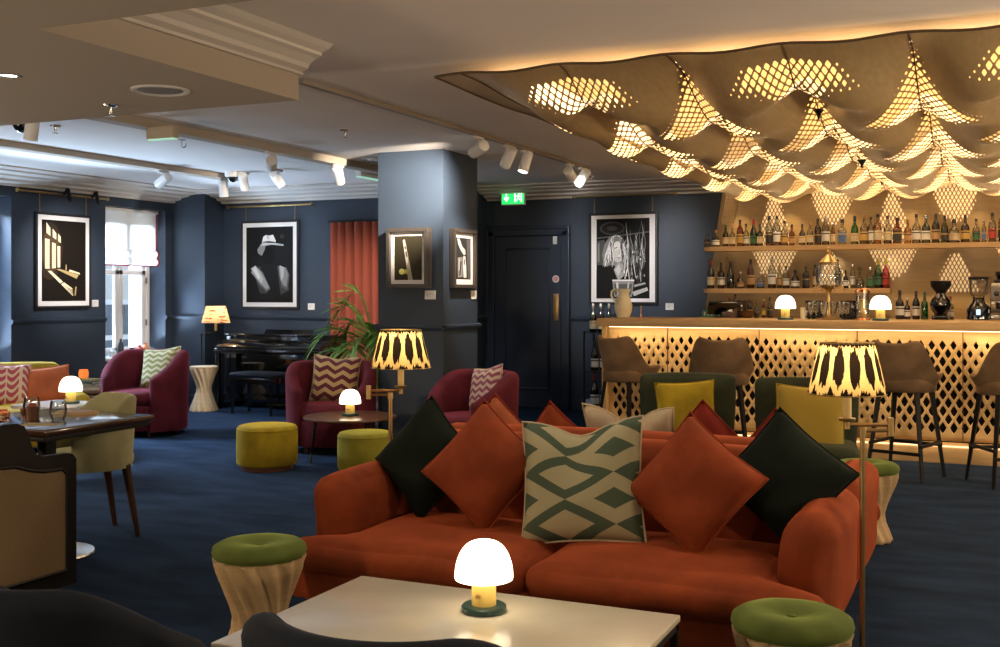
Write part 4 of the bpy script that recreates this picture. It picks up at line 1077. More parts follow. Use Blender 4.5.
for k in range(9): p1.append((para(.07, .44 + .037 * k, .17, .44 + .036 * k, .004, .004), Wd)); p1.append((para(.225, .44 + .032 * k, .31, .445 + .03 * k, .004, .004), Wd))
p1 += [([(.13, .37), (.20, .375), (.47, .24), (.40, .22)], Wc), ([(.42, .21), (.49, .235), (.68, .16), (.70, .06)], Wc), ([(.32, .395), (.40, .40), (.83, .33), (.78, .28)], Wd), ([(.60, .37), (.86, .335), (.85, .355), (.62, .395)], Wc),
       ([(.52, .385), (.55, .385), (.55, .45), (.53, .46)], Wd), ([(.73, .07), (.76, .07), (.78, .18), (.75, .18)], Wd)]
for k in range(4): p1.append(([(.45 + .05 * k, .20 - .03 * k), (.46 + .05 * k, .20 - .03 * k), (.72, .13 - .015 * k), (.72, .12 - .015 * k)], (.05, .035, .02)))
framed('framed black photograph of sunlight falling through a tall barred window', (XL + .004, 8.75, 1.68), R(90), .76, 1.01, p1, (.012, .008, .006), chain=.19)
hat = [(circ(.48, .72, .02), .02), ([(.08, .46), (.24, .52), (.40, .50), (.48, .44), (.56, .50), (.74, .52), (.90, .46), (.96, .20), (.94, .02), (.06, .02), (.04, .20)], .014), ([(.14, .45), (.30, .48), (.46, .12), (.30, .12)], .05), ([(.66, .48), (.86, .44), (.92, .16), (.74, .10)], .045), (circ(.48, .62, .13, .12), .004), ([(.10, .42), (.22, .48), (.36, .40), (.52, .18), (.44, .14), (.28, .24)], .12), ([(.68, .48), (.86, .46), (.93, .36), (.88, .16), (.76, .20)], .09), ([(.10, .40), (.22, .47), (.33, .40), (.50, .20), (.44, .17), (.30, .26)], .30), ([(.10, .45), (.20, .49), (.26, .44), (.36, .31), (.33, .24), (.25, .33)], .45), ([(.14, .44), (.20, .48), (.30, .34), (.26, .30)], .62),
       ([(.70, .48), (.84, .46), (.90, .38), (.86, .20), (.78, .24), (.72, .34)], .22), ([(.72, .49), (.82, .46), (.80, .34), (.75, .28), (.74, .38)], .40),
       ([(.24, .70), (.33, .745), (.55, .765), (.80, .745), (.80, .765), (.62, .785), (.38, .79), (.32, .77)], .55), ([(.24, .70), (.26, .65), (.34, .62), (.40, .70), (.42, .755), (.30, .755)], .24), ([(.34, .785), (.37, .87), (.43, .895), (.50, .885), (.58, .895), (.64, .81), (.62, .787), (.48, .80)], .72),
       ([(.36, .79), (.48, .80), (.62, .787), (.625, .80), (.48, .815), (.36, .805)], .05), ([(.43, .895), (.45, .84), (.50, .83), (.50, .885)], .50), (circ(.77, .87, .045, .025), .06), (circ(.77, .87, .034, .017), .02)]
framed('framed black photograph of a figure in shadow wearing a white hat', (-7.905, YP - .003, 1.675), 0, .83, 1.055, hat, .008, chain=.155, fm=m_frameblack)
rk = [([(.30, .90), (.36, .93), (.39, .90), (.67, 0), (.50, 0), (.44, .30)], (.40, .36, .28)), ([(.31, .89), (.35, .92), (.37, .88), (.50, .42), (.45, .32)], (.72, .70, .66)), ([(.355, .75), (.40, .78), (.42, .70), (.39, .69)], .02), ([(.395, .64), (.43, .66), (.47, .53), (.43, .52)], .02), (circ(.42, .19, .085, .055), (.50, .48, .10)), (circ(.27, .19, .105, .068), (.72, .70, .22))]
framed('box framed photograph with yellow balls and a pale rod, on the lit column face', (-4.585, 8.268, 1.64), 0, .40, .51, rk, (.040, .034, .020), depth=.085, bar=.032, mount=.035, fm=m_framegrey, inset=.03)
fg = [([(.10, .98), (.25, .98), (.42, .80), (.62, .72), (.66, .62), (.55, .58), (.30, .72), (.14, .86)], .5), ([(.50, .56), (.64, .56), (.70, .30), (.72, .04), (.52, .04), (.48, .3)], .62), ([(.12, .52), (.46, .54), (.46, .06), (.14, .04)], .22), ([(.3, .42), (.40, .45), (.30, .10), (.22, .08)], .03), ([(.55, .48), (.62, .5), (.60, .36), (.54, .34)], .05), ([(.20, .50), (.26, .52), (.24, .22), (.18, .2)], .42), ([(.72, .98), (.98, .98), (.98, .02), (.80, .02)], .10)]
framed('box framed black and white photograph on the side face of the column', (-4.278, 8.60, 1.64), R(90), .44, .51, fg, .03, depth=.055, bar=.030, mount=.045, fm=m_framegrey, inset=.03)
rn = random.Random(9); pr_ = []
pr_ += [(circ(.30, .88, .24, .085, 24), .06), (circ(.30, .88, .20, .065, 24), .02), (circ(.30, .88, .10, .03), .07), ([(0, .75), (1, .82), (1, .835), (0, .765)], .12), ([(0, .42), (.16, .42), (.16, .74), (0, .72)], .08), ([(.02, .46), (.06, .46), (.06, .7), (.02, .69)], .2)]
def ribbon(pts, w0, w1):
    L_, R_ = [], []; n = len(pts)
    for k, (x, y) in enumerate(pts):
        x2, y2 = pts[min(k + 1, n - 1)]; x1, y1 = pts[max(k - 1, 0)]; dx, dy = x2 - x1, y2 - y1; q = sqrt(dx * dx + dy * dy) or 1
        w = (w0 + (w1 - w0) * k / (n - 1)) * .5 * sin(pi * (.12 + .8 * k / (n - 1))); L_.append((x - dy / q * w, y + dx / q * w)); R_.append((x + dy / q * w, y - dx / q * w))
    return L_ + R_[::-1]
hair = [(.14, .40), (.11, .55), (.15, .68), (.24, .77), (.37, .80), (.50, .76), (.56, .66), (.54, .50), (.56, .40), (.44, .38), (.30, .42)]
pr_ += [(hair, .22), (circ(.41, .585, .120, .135, 22), .50), (circ(.43, .60, .085, .105, 18), .68), (circ(.40, .665, .07, .05, 14), .75), (circ(.385, .56, .035, .05, 12), .55)]
for k in range(26):
    s = k / 25; sd = -1 if k % 2 else 1
    x0, y0 = .38 + .06 * sd * s, .795 - .03 * s; xe = (.13 + .18 * s) if sd < 0 else (.60 - .10 * s); ye = .38 + .10 * rn.random()
    pts = [(x0 + (xe - x0) * (q / 8) ** .7 + .018 * sin(q * 1.3 + k), y0 + (ye - y0) * (q / 8) ** 1.5) for q in range(9)]
    pr_.append((ribbon(pts, .010, .026), rn.choice((.08, .35, .6, .85, .7))))
pr_ += [([(.35, .635), (.40, .645), (.40, .632), (.35, .622)], .10), ([(.45, .645), (.50, .635), (.50, .622), (.45, .632)], .10), ([(.425, .62), (.445, .62), (.45, .55), (.42, .55)], .45), ([(.39, .515), (.47, .515), (.45, .50), (.41, .50)], .2)]
pr_ += [([(0, 0), (0, .36), (.10, .40), (.34, .37), (.50, .42), (.80, .40), (.94, .30), (.90, .10), (.62, 0)], .014)]
# raised arm with a sleeve edge, water falling in ribbons, tumblers in front
pr_ += [([(.33, .36), (.42, .46), (.50, .42), (.56, .60), (.60, .60), (.585, .42), (.52, .28), (.42, .22)], .34), ([(.36, .36), (.43, .43), (.47, .36), (.42, .28)], .55)]
for k in range(34):
    t_ = k / 33; x0 = .52 + .38 * t_ + rn.uniform(-.03, .03); y0 = rn.uniform(.20, .50); y1 = rn.uniform(.62, .97); x1 = x0 + rn.uniform(-.06, .06)
    pts = [(x0 + (x1 - x0) * q / 8 + .022 * sin(q * .9 + k * 1.7), y0 + (y1 - y0) * q / 8) for q in range(9)]
    pr_.append((ribbon(pts, rn.uniform(.008, .03), rn.uniform(.006, .02)), rn.choice((.06, .14, .22, .4, .6, .85))))
for k in range(26):
    a_ = rn.uniform(.36, .98); b__ = rn.uniform(.04, .60); s_ = rn.uniform(.008, .022); pr_.append((circ(a_, b__, s_ * .7, s_, 7), rn.choice((.05, .3, .55, .8))))
pr_ += [([(.34, .02), (.68, .02), (.72, .23), (.31, .23)], .24), ([(.36, .05), (.66, .05), (.68, .18), (.34, .18)], .09), ([(.31, .215), (.72, .215), (.72, .235), (.31, .235)], .7), ([(.40, .05), (.44, .05), (.42, .2), (.38, .2)], .6), ([(.58, .05), (.61, .05), (.63, .2), (.60, .2)], .5), ([(.68, .08), (.96, .14), (.98, .10), (.72, .03)], .5), ([(.72, .14), (.94, .18), (.92, .2), (.72, .17)], .35)]
framed('large framed black and white portrait with glasses and poured water, above the jug', (-3.83, YD - .003, 1.725), 0, .80, 1.03, pr_, .014, mount=(.062, .04), chain=.17)
def pic_rail(label, a, b, z, axis):
    t = thing('picture_rail', label, 'picture rail', (0, 0, 0), 0, 'brass picture rails'); bm = bm_new(); t.location = ((a + b) / 2, YP - .05, z) if axis == 'x' else (XL + .05, (a + b) / 2, z)
    if axis == 'd': t.location = ((a + b) / 2, YD - .05, z)
    h = (b - a) / 2; P = (lambda q: (0, q, 0)) if axis == 'y' else (lambda q: (q, 0, 0))
    tube(bm, [P(-h), P(h)], .012, 12); obj('rod', bm, m_brass, t)
    for s in (-1, 1):
        bm = bm_new(); p = Vector(P(s * h)); r1 = bmesh.ops.create_uvsphere(bm, u_segments=14, v_segments=8, radius=.022); bmesh.ops.translate(bm, verts=r1['verts'], vec=p); obj('finial', bm, m_brass, t)
        bm = bm_new(); q = Vector(P(s * (h - .12))); w_ = Vector((-.052, 0, 0)) if axis == 'y' else Vector((0, .052, 0)); tube(bm, [q, q + w_ * .96], .008, 8); obj('bracket', bm, m_brass, t)
    return t
pic_rail('brass picture rail on the left wall above the sunlit window photograph', 8.12, 9.36, 2.385, 'y')
pic_rail('brass picture rail above the photograph of the white hat', -8.50, -7.30, 2.375, 'x')
pic_rail('brass picture rail on the door wall above the large portrait', -4.40, -3.22, 2.43, 'd')
for y, lab in ((8.72, 'over the middle of the window photograph'), (9.12, 'over its edge nearer the real window')):
    t = thing('picture_lamp', 'short black clip lamp on the left wall rail ' + lab, 'picture lamp', (XL + .06, y, 2.39), 0, 'clip lamps on the rail')
    bm = bm_new(); tube(bm, [(0, 0, -.01), (.05, 0, .05)], .012, 10); obj('clip', bm, m_black, t)
    bm = bm_new(); tube(bm, [(.03, .02, .08), (.10, -.01, -.08)], .020, 12); obj('head', bm, m_black, t)
def card(label, loc, rotz, w=.09, h=.075):
    t = thing('caption_card', label, 'caption card', loc, rotz, 'white caption cards')
    bm = bm_new(); box(bm, (-w / 2, -.012, -h / 2), (w / 2, 0, h / 2), .001, 1); obj('card', bm, m_paper, t)
    bm = bm_new()
    for k in range(3): box(bm, (-w * .36, -.0128, h * (.2 - .17 * k)), (w * (.2 - .1 * k), -.012, h * (.25 - .17 * k)))
    obj('printing', bm, M('print_grey', (.4, .4, .4), .8), t)
card('white caption card beside the sunlit window photograph', (XL, 9.22, 1.225), R(90))
card('white caption card beside the white hat photograph', (-7.33, YP, 1.18), 0)
card('white caption card under the yellow ball photograph', (-4.40, 8.27, 1.325), 0, .10, .075)
card('white caption card on the side face of the column', (-4.28, 8.85, 1.325), R(90), .10, .075)
card('white caption card beside the large portrait', (-3.30, YD, 1.19), 0)
bm = bm_new(); box(bm, (-6.30, YP - .05, 2.28), (-6.22, YP, 2.46), .004); o = obj('wall_sensor', bm, m_white); tag(o, 'white box high on the wall above the red curtain', 'sensor')
# switch plates on the return by the door
t = thing('call_point', 'small red fire call point on the wall beside the door', 'call point', (-5.50, 11.35, 1.34))
bm = bm_new(); box(bm, (-.02, -.05, -.055), (.03, .05, .055), .004); obj('box', bm, M('fire_red', (.35, .02, .02), .4), t)
bm = bm_new(); box(bm, (.03, -.03, -.03), (.033, .03, .03)); obj('push_glass', bm, m_paper, t)
t = thing('switch_plate', 'slim grey switch plate above the red call point', 'switch', (-5.51, 11.35, 1.56))
bm = bm_new(); box(bm, (-.01, -.035, -.11), (.008, .035, .11), .003); obj('plate', bm, m_steel, t)
for k in range(3):
    bm = bm_new(); box(bm, (.008, -.012, -.07 + k * .06), (.014, .012, -.035 + k * .06), .002); obj('rocker', bm, m_white, t)

# ------------------------------------------------------------------ exit sign
t = thing('exit_sign', 'lit green exit sign with white arrow and running figure above the door', 'exit sign', (-5.1, 11.62, 2.445))
bm = bm_new(); box(bm, (-.15, -.018, -.095), (.15, .018, .095), .006); obj('housing', bm, m_white, t)
bm = bm_new(); box(bm, (-.14, -.020, -.082), (.14, -.018, .082)); obj('green_panel', bm, emit('exit_green', (.02, .62, .12), 1.1, (.02, .5, .1)), t)
bm = bm_new()
def pl(poly): bm.faces.new([bm.verts.new((u, -.0212, v)) for u, v in poly])
pl([(-.090, .055), (-.072, .055), (-.072, -.02), (-.090, -.02)]); pl([(-.081, -.055), (-.050, -.018), (-.050, .004), (-.081, -.030)]); pl([(-.081, -.055), (-.081, -.030), (-.112, .004), (-.112, -.018)])
pl([(.02, -.06), (.035, -.06), (.035, .06), (.02, .06)]); pl([(.035, .045), (.115, .045), (.115, .06), (.035, .06)]); pl([(.10, -.06), (.115, -.06), (.115, .045), (.10, .045)])
pl(circ(.075, .032, .011, .011, 12)); pl([(.058, .018), (.078, .018), (.072, -.012), (.058, -.012)]); pl([(.058, -.012), (.072, -.012), (.094, -.03), (.088, -.042)]); pl([(.058, -.012), (.066, -.012), (.052, -.052), (.040, -.050)])
pl([(.078, .018), (.096, -.002), (.092, -.008), (.074, .006)]); pl([(.058, .018), (.042, .006), (.046, -.002), (.06, .008)])
obj('pictogram', bm, emit('exit_white', (1, 1, 1), 1.0, (.9, .9, .9)), t, smooth=False)
bm = bm_new()
for s in (-1, 1): tube(bm, [(s * .10, 0, .09), (s * .10, 0, .115)], .005, 8)
obj('hanger', bm, m_steel, t)

# ------------------------------------------------------------------ tracks, spotlights and ceiling fittings
def track(label, lo, hi):
    bm = bm_new(); box(bm, lo, hi, .003, 1); o = obj('lighting_track', bm, M('track_grey', (.30, .27, .24), .5)); tag(o, label, 'lighting track', 'lighting tracks')
track('grey lighting track running past the column towards the door wall', (-3.62, 5.2, 2.53), (-3.58, 9.98, 2.56))
def head(label, loc, target, power=0, col=NEUT, ang=45, white=True):
    # loc: where it hangs from, target: where it points
    t = thing('track_spotlight', label, 'spotlight', loc, 0, 'white track spotlights')
    bm = bm_new(); box(bm, (-.018, -.07, -.022), (.018, .07, 0), .004, 1); tube(bm, [(0, 0, -.02), (0, 0, -.075)], .008, 8); obj('adaptor', bm, m_white, t)
    c = Vector((0, 0, -.095)); d = (Vector(target) - Vector(loc) - c).normalized(); q = d.to_track_quat('Z', 'Y').to_matrix().to_4x4()
    bm = bm_new(); lathe(bm, [(.02, -.095), (.043, -.09), (.046, -.08), (.046, .085), (.041, .088), (.040, .06)], 28, cap=False); lathe(bm, [(.001, -.095), (.021, -.095)], 28, cap=False)
    xf(bm, bm.verts, Matrix.Translation(c) @ q); can = obj('can', bm, m_white, t)
    bm = bm_new(); lathe(bm, [(.001, .062), (.041, .062)], 24, cap=False); xf(bm, bm.verts, Matrix.Translation(c) @ q); obj('lens', bm, m_lens if power else m_steel, can)
    if power: spot(Vector(loc) + c + d * .10, target, power, col, ang, 1.0, .03)
PW = 22
head('white track spotlight nearest the column of the five on the longest track', (-3.6, 7.54, 2.53), (-4.64, 8.27, 2.16), 470, (1, .84, .66), 56)
head('white track spotlight with lit lens, second from the column on the longest track', (-3.6, 8.10, 2.53), (-4.28, 8.62, 1.55), 110, (1, .84, .68), 50)
head('white track spotlight angled toward the column, middle one on the longest track', (-3.6, 8.45, 2.53), (-3.9, 7.9, .6), 40, NEUT, 45)
head('white track spotlight with lit lens angled at the large portrait, longest track', (-3.6, 9.50, 2.53), (-3.83, 11.8, 1.7), 130, (1, .95, .9), 58)
head('white track spotlight showing its dark rear, last on the longest track', (-3.6, 9.83, 2.53), (-5.3, 11.0, 0.8), 8, NEUT, 45)
head('white spotlight on the boxed conduit angled up from the piano, unlit side towards us', (-5.44, 7.45, 2.50), (-7.9, 10.8, 1.7), 330, (1, .95, .9), 30)
head('white spotlight with lit lens on the boxed conduit close to the column', (-5.44, 8.46, 2.50), (-6.0, 9.9, 1.2), 90, (1, .95, .9), 60)
head('white spotlight hanging straight under the boxed beam over the lime sofa', (-7.28, 8.25, 2.51), (-9.1, 8.75, 1.65), 150, (1, .93, .85), 44)
head('white spotlight under the end of the boxed beam beside the dome camera', (-7.28, 9.15, 2.51), (-7.3, 9.5, 0), 16, NEUT, 60)
head('white spotlight with dark rear just past the dome camera', (-6.95, 9.05, 2.56), (-7.6, 10.6, .4), 14, NEUT, 50)
head('white spotlight alone on its own short track before the white hat photograph', (-6.50, 9.0, 2.56), (-6.6, 10.7, 1.2), 120, NEUT, 55)
head('pale spotlight half hidden by the edge of the dropped soffit', (-5.97, 5.48, 2.56), (-6.4, 5.6, 0.8), 0)
for (x, y, z, lab, r_) in ((-7.05, 9.0, 2.56, 'white dome camera between the ceiling spotlights over the piano', .075), (-6.15, 5.56, 2.56, 'dome camera tucked behind the edge of the soffit', .085)):
    t = thing('dome_camera', lab, 'camera', (x, y, z), 0, 'dome cameras')
    bm = bm_new(); lathe(bm, [(r_, 0), (r_ * 1.02, -.03), (r_ * .9, -.05), (.01, -.05)], 32); obj('body', bm, m_white, t)
    bm = bm_new(); lathe(bm, [(r_ * .72, -.048)] + [(r_ * .72 * cos(R(a)), -.05 - r_ * .7 * sin(R(a))) for a in range(10, 90, 16)] + [(.002, -.05 - r_ * .7)], 28); obj('dome', bm, m_gloss, t)
def sprink(label, loc):
    t = thing('ceiling_sprinkler', label, 'sprinkler', loc, 0, 'ceiling sprinklers')
    bm = bm_new(); lathe(bm, [(.04, 0), (.038, -.006), (.012, -.012), (.010, -.03), (.004, -.05)], 20); obj('rosette', bm, m_steel, t)
    bm = bm_new(); lathe(bm, [(.002, -.052), (.022, -.053), (.022, -.056), (.002, -.057)], 16); obj('deflector', bm, m_steel, t)
sprink('steel sprinkler under the dropped soffit near the round speaker', (-4.11, 4.27, 2.30))
sprink('small sprinkler on the ceiling before the boxed beam over the lime sofa', (-6.25, 5.95, 2.56))
sprink('small sprinkler on the ceiling over the piano between two beams', (-6.1, 8.35, 2.56))
sprink('small sprinkler on the ceiling between the column and the long track', (-4.45, 7.0, 2.56))
sprink('small sprinkler on the ceiling beyond the long track near the exit sign', (-3.9, 10.9, 2.56))
t = thing('smoke_detector', 'round white smoke detector on the ceiling near the canopy edge', 'detector', (-2.98, 9.05, 2.56))
bm = bm_new(); lathe(bm, [(.055, 0), (.056, -.02), (.05, -.022), (.048, -.03), (.05, -.034), (.03, -.05), (.002, -.052)], 28); obj('body', bm, m_white, t)
bm = bm_new(); tube(bm, [(.051 * cos(R(12 * k)), .051 * sin(R(12 * k)), -.027) for k in range(30)], .003, 5, closed=True); obj('vent_ring', bm, m_black, t)
t = thing('ceiling_hook', 'small metal hook screwed in the ceiling near the boxed conduit', 'hook', (-5.9, 6.9, 2.56))
bm = bm_new(); lathe(bm, [(.03, 0), (.03, -.006), (.004, -.008)], 18); obj('plate', bm, m_steel, t)
bm = bm_new(); tube(bm, [(0, 0, 0), (0, 0, -.03)] + [(.02 - .02 * cos(R(a)), 0, -.045 - .02 * sin(R(a))) for a in range(0, 220, 30)], .005, 6); obj('hook', bm, m_steel, t)
t = thing('ceiling_speaker', 'round white ceiling speaker under the dropped soffit', 'speaker', (-3.59, 4.05, 2.30))
bm = bm_new(); lathe(bm, [(.135, 0), (.135, -.006), (.125, -.010), (.105, -.004), (.105, 0)], 44, cap=False); obj('rim', bm, m_white, t)
bm = bm_new(); lathe(bm, [(.106, -.003), (.05, -.005), (.002, -.005)], 44, cap=False); obj('grille', bm, M('grille_grey', (.35, .35, .36), .6, col2=(.18, .18, .19), scale=260), t)
t = thing('emergency_light', 'slim box of an emergency light hung from the boxed conduit', 'emergency light', (-5.30, 6.0, 2.50))
bm = bm_new(); box(bm, (-.12, -.03, -.085), (.12, .03, 0), .006); obj('housing', bm, m_soffit, t)
bm = bm_new(); box(bm, (-.115, -.025, -.090), (.115, .025, -.084)); obj('diffuser', bm, emit('soft_green', (.35, .9, .55), .45, (.7, .8, .75)), t)
t = thing('emergency_light', 'slim white box of an emergency light on the ceiling before the curtain', 'emergency light', (-5.75, 9.5, 2.56))
bm = bm_new(); box(bm, (-.03, -.22, -.07), (.04, .22, 0), .006); obj('housing', bm, m_white, t)
bm = bm_new(); box(bm, (-.025, -.21, -.075), (.035, .21, -.069)); obj('diffuser', bm, emit('soft_green', (.35, .9, .55), .45, (.7, .8, .75)), t)
t = thing('recessed_downlight', 'small recessed downlight with bright ring at the near end of the soffit', 'downlight', (-3.95, 3.50, 2.30))
bm = bm_new(); lathe(bm, [(.05, 0), (.05, -.004), (.036, -.005), (.034, 0)], 30, cap=False); obj('ring', bm, m_steel, t)
bm = bm_new(); lathe(bm, [(.002, -.001), (.035, -.001)], 24, cap=False); obj('lens', bm, m_lens, t)

# ------------------------------------------------------------------ bar counter
BX0, BX1, BY = -3.27, 1.2, 9.45
t = thing('bar_counter', 'long oak bar whose perforated wooden front glows under the worktop', 'bar', (0, 0, 0))
bm = bm_new(); box(bm, (BX0, 9.29, 1.045), (BX1, 10.0, 1.115), .008); obj('worktop', bm, m_oak, t)
def front_hole(x, z):
    k = (x + 3.2) / .74
    h = .34 + .42 * (sin(2 * pi * k * .5 + 1.2 + 2.2 * sin((z - .2) * 2.3)) * .5 + .5)
    return max(.14, min(.66, h)) if .24 < z < 1.0 else 0
def front_pt(x, z):
    k = (x + 3.2) / .74
    w = .032 * sin(2 * pi * k * .5 + 1.2 + 2.2 * sin((z - .2) * 2.3)) + .012 * sin(2 * pi * k + 4 * z)
    return (x, BY + .02 + w * sm(.16, .35, z) * (1 - sm(.9, 1.02, z)), z)
bm = bm_new(); perforated(bm, front_pt, BX0 + .04, BX1, .16, 1.05, .041, .066, front_hole)
fp = obj('perforated_front', bm, m_ply, t, sharp=70)
md = fp.modifiers.new('thickness', 'SOLIDIFY'); md.thickness = .014; md.offset = -1
bm = bm_new()
for k in range(-1, 6):
    x = -2.66 + k * .80
    if BX0 < x < BX1: box(bm, (x - .003, BY - .012, .16), (x + .003, BY - .004, 1.045))
obj('panel_joint', bm, m_walnut, t)
bm = bm_new(); box(bm, (BX0 + .05, BY + .09, .0), (BX1, BY + .12, 1.045)); obj('carcass', bm, m_blackwood, t)
bm = bm_new(); box(bm, (BX0, BY - .02, 0), (BX0 + .045, 9.98, 1.045), .004); obj('end_panel', bm, m_ply, t)
bm = bm_new(); box(bm, (BX0 + .05, 9.34, 0), (BX1, BY + .02, .125), .004); obj('foot_step', bm, m_oak, t)
bm = bm_new(); box(bm, (BX0 + .05, 9.385, .126), (BX1, 9.395, .16)); obj('step_riser', bm, m_oak, t)
bm = bm_new(); box(bm, (BX0 + .05, 9.355, .128), (BX1, 9.375, .136)); obj('step_light', bm, emit('step_led', (1, .80, .5), .8), t)
bm = bm_new(); box(bm, (BX0 + .08, 9.405, 1.036), (BX1, 9.413, 1.044)); obj('led_strip', bm, m_led, t)
# back counter and two shelves
t = thing('back_counter', 'wooden back bar counter below the bottle shelves', 'counter', (0, 0, 0))
bm = bm_new(); box(bm, (-2.72, 10.52, 1.05), (BX1, 11.02, 1.10), .005); obj('worktop', bm, m_oak, t)
bm = bm_new(); box(bm, (-2.68, 10.56, 0), (BX1, 11.0, 1.05)); obj('cabinet', bm, m_blackwood, t)
def shelf(label, x1, z):
    poly = [(-2.56, 10.82)] + [(-2.60 - .10 * sin(R(a)), 10.92 - .10 * cos(R(a))) for a in range(0, 91, 15)] + [(-2.70, 11.06), (x1, 11.06), (x1, 10.82)]
    bm = bm_new(); prism(bm, poly, z - .045, z); o = obj('bar_shelf', bm, m_oak); tag(o, label, 'shelf', 'bar shelves')
    return o
shelf('upper oak shelf packed with spirit bottles behind the bar', BX1, 1.80)
shelf('shorter lower oak shelf of bottles with the absinthe fountain before it', -.93, 1.385)
for x in (-2.35, -1.85, -1.30, -.72, -.15):
    spot((x, 10.93, 2.30), (x, 11.09, 1.2), 8, GOLD, 70, .8, .02)
for x in (-2.1, -1.45, -.93):
    spot((x, 11.0, 1.745), (x, 11.06, 1.3), 1.6, (1, .85, .7), 110, .8, .01)
area((-.9, 10.96, 1.34), (R(0), 0, 0), 3.2, .03, 3, GOLD)
area((-.9, 11.02, 1.83), (R(-160), 0, 0), 3.2, .03, 1.6, GOLD)
area((-.9, 10.83, 1.81), (R(-138), 0, 0), 3.2, .02, 5, GOLD)  # added uplight with no fitting, brightens the underside of the canopy

# ------------------------------------------------------------------ bottles
GL = {'clear': glass('bottle_clear', (.66, .66, .62), .10), 'amber': glass('bottle_amber', (.42, .15, .025), .08), 'green': glass('bottle_green', (.03, .14, .04), .10), 'brown': glass('bottle_brown', (.16, .06, .02), .10),
      'dark': M('bottle_dark', (.012, .012, .014), .12, coat=.5), 'blue': glass('bottle_blue', (.08, .15, .42), .1), 'pink': glass('bottle_pink', (.75, .16, .22), .1), 'emerald': glass('bottle_emerald', (.05, .42, .12), .1), 'honey': glass('bottle_honey', (.60, .38, .12), .1)}
LB = {'cream': M('label_cream', (.62, .54, .38), .7), 'white': M('label_white', (.72, .72, .70), .7), 'black': M('label_black', (.03, .03, .03), .5), 'gold': M('label_gold', (.50, .33, .08), .45), 'tan': M('label_tan', (.48, .30, .14), .7), 'blue': M('label_blue', (.08, .16, .36), .6), 'red': M('label_red', (.42, .05, .04), .6), 'green': M('label_green', (.04, .16, .08), .6), 'yellow': M('label_yellow', (.60, .46, .06), .6)}
CP = {'black': M('cap_black', (.015, .015, .015), .4), 'gold': m_brass, 'wood': M('cap_wood', (.30, .16, .06), .6), 'silver': m_steel, 'red': M('cap_red', (.30, .02, .02), .4), 'green': M('cap_green', (.03, .12, .04), .4), 'yellow': M('cap_yellow', (.6, .5, .05), .5)}
PROF = {  # (radius / height, z / height) of the glass, then the label band and the cap
    'round': ([(.125, 0), (.14, .02), (.14, .52), (.125, .60), (.07, .68), (.048, .72), (.046, .90)], (.14, .44), (.05, .88, 1.0)),
    'tall': ([(.115, 0), (.125, .02), (.125, .58), (.10, .68), (.055, .76), (.044, .80), (.044, .92)], (.14, .46), (.047, .88, 1.0)),
    'wine': ([(.118, 0), (.125, .02), (.125, .50), (.11, .60), (.06, .70), (.046, .76), (.044, .97)], (.12, .40), (.047, .80, 1.0)),
    'squat': ([(.20, 0), (.225, .03), (.225, .42), (.19, .56), (.09, .66), (.075, .70), (.075, .86)], (.12, .40), (.085, .84, 1.0)),
    'square': ([(.165, 0), (.18, .02), (.18, .55), (.14, .62), (.065, .66), (.06, .70), (.06, .88)], (.10, .48), (.07, .86, 1.0)),
    'decanter': ([(.20, 0), (.22, .03), (.20, .25), (.14, .45), (.065, .60), (.06, .74), (.085, .78)], None, (.09, .76, 1.0)),
    'slim': ([(.085, 0), (.095, .02), (.095, .66), (.06, .76), (.045, .80), (.045, .92)], (.16, .5), (.048, .90, 1.0))}
BC = {}
def bottle(kind, gl, lb, cp, h, loc, label, group, rz=0):
    key = (kind, gl, lb, cp)
    if key not in BC:
        prof, band, cap = PROF[kind]; n = 4 if kind == 'square' else 20
        kw = {}
        if kind == 'square': n = 24; kw['rf'] = lambda a, z: (min(1.22, 1 / max(abs(cos(a)), abs(sin(a)))) * .86) if z < .62 else 1
        rtop = prof[-1][0]
        bm = bm_new(); lathe(bm, [(r_, z) for r_, z in prof], n, **kw); body = obj('bottle', bm, GL[gl], sharp=50)
        subs = []
        if band and lb:
            rmax = max(r_ for r_, z in prof) * 1.012
            bm = bm_new(); lathe(bm, [(rmax, band[0]), (rmax, band[1])], n, cap=False, **kw); o = obj('label', bm, LB[lb], body); subs.append(o)
            bm = bm_new(); r2 = rmax * 1.004
            lathe(bm, [(r2, band[1] - .09), (r2, band[1] - .05)], n, cap=False, **kw)
            obj('label_band', bm, LB['gold' if lb in ('black', 'cream', 'blue') else 'black'], o)
        bm = bm_new()
        if kind == 'decanter': lathe(bm, [(.05, cap[1]), (.05, cap[1] + .03), (.09, cap[1] + .09), (.10, .93), (.06, .99), (.01, 1.0)], 16)
        else: lathe(bm, [(cap[0], cap[1]), (cap[0] * 1.05, cap[1] + .01), (cap[0] * 1.05, cap[2] - .01), (cap[0] * .9, cap[2])], 16)
        obj('cap', bm, CP[cp] if kind != 'decanter' else GL['clear'], body)
        if gl in ('clear',) and lb and kind in ('round', 'tall', 'squat'):
            bm = bm_new(); lvl = .30 if kind == 'squat' else .46
            rr = max(r_ for r_, z in prof) * .93; lathe(bm, [(rr * .9, .02), (rr, .04), (rr, lvl), (.001, lvl + .001)], 18); obj('liquid', bm, GL['amber' if cp in ('wood', 'gold', 'black') else 'honey'], body)
        BC[key] = body; b = body
    else:
        s = BC[key]; b = s.copy(); COL.objects.link(b)
        for ch in list(s.children):
            c = ch.copy(); COL.objects.link(c); c.parent = b
            for g in list(ch.children):
                d = g.copy(); COL.objects.link(d); d.parent = c
    b.location = loc; b.scale = (h, h, h); b.rotation_euler = (0, 0, rz); tag(b, label, 'bottle', group)
    return b
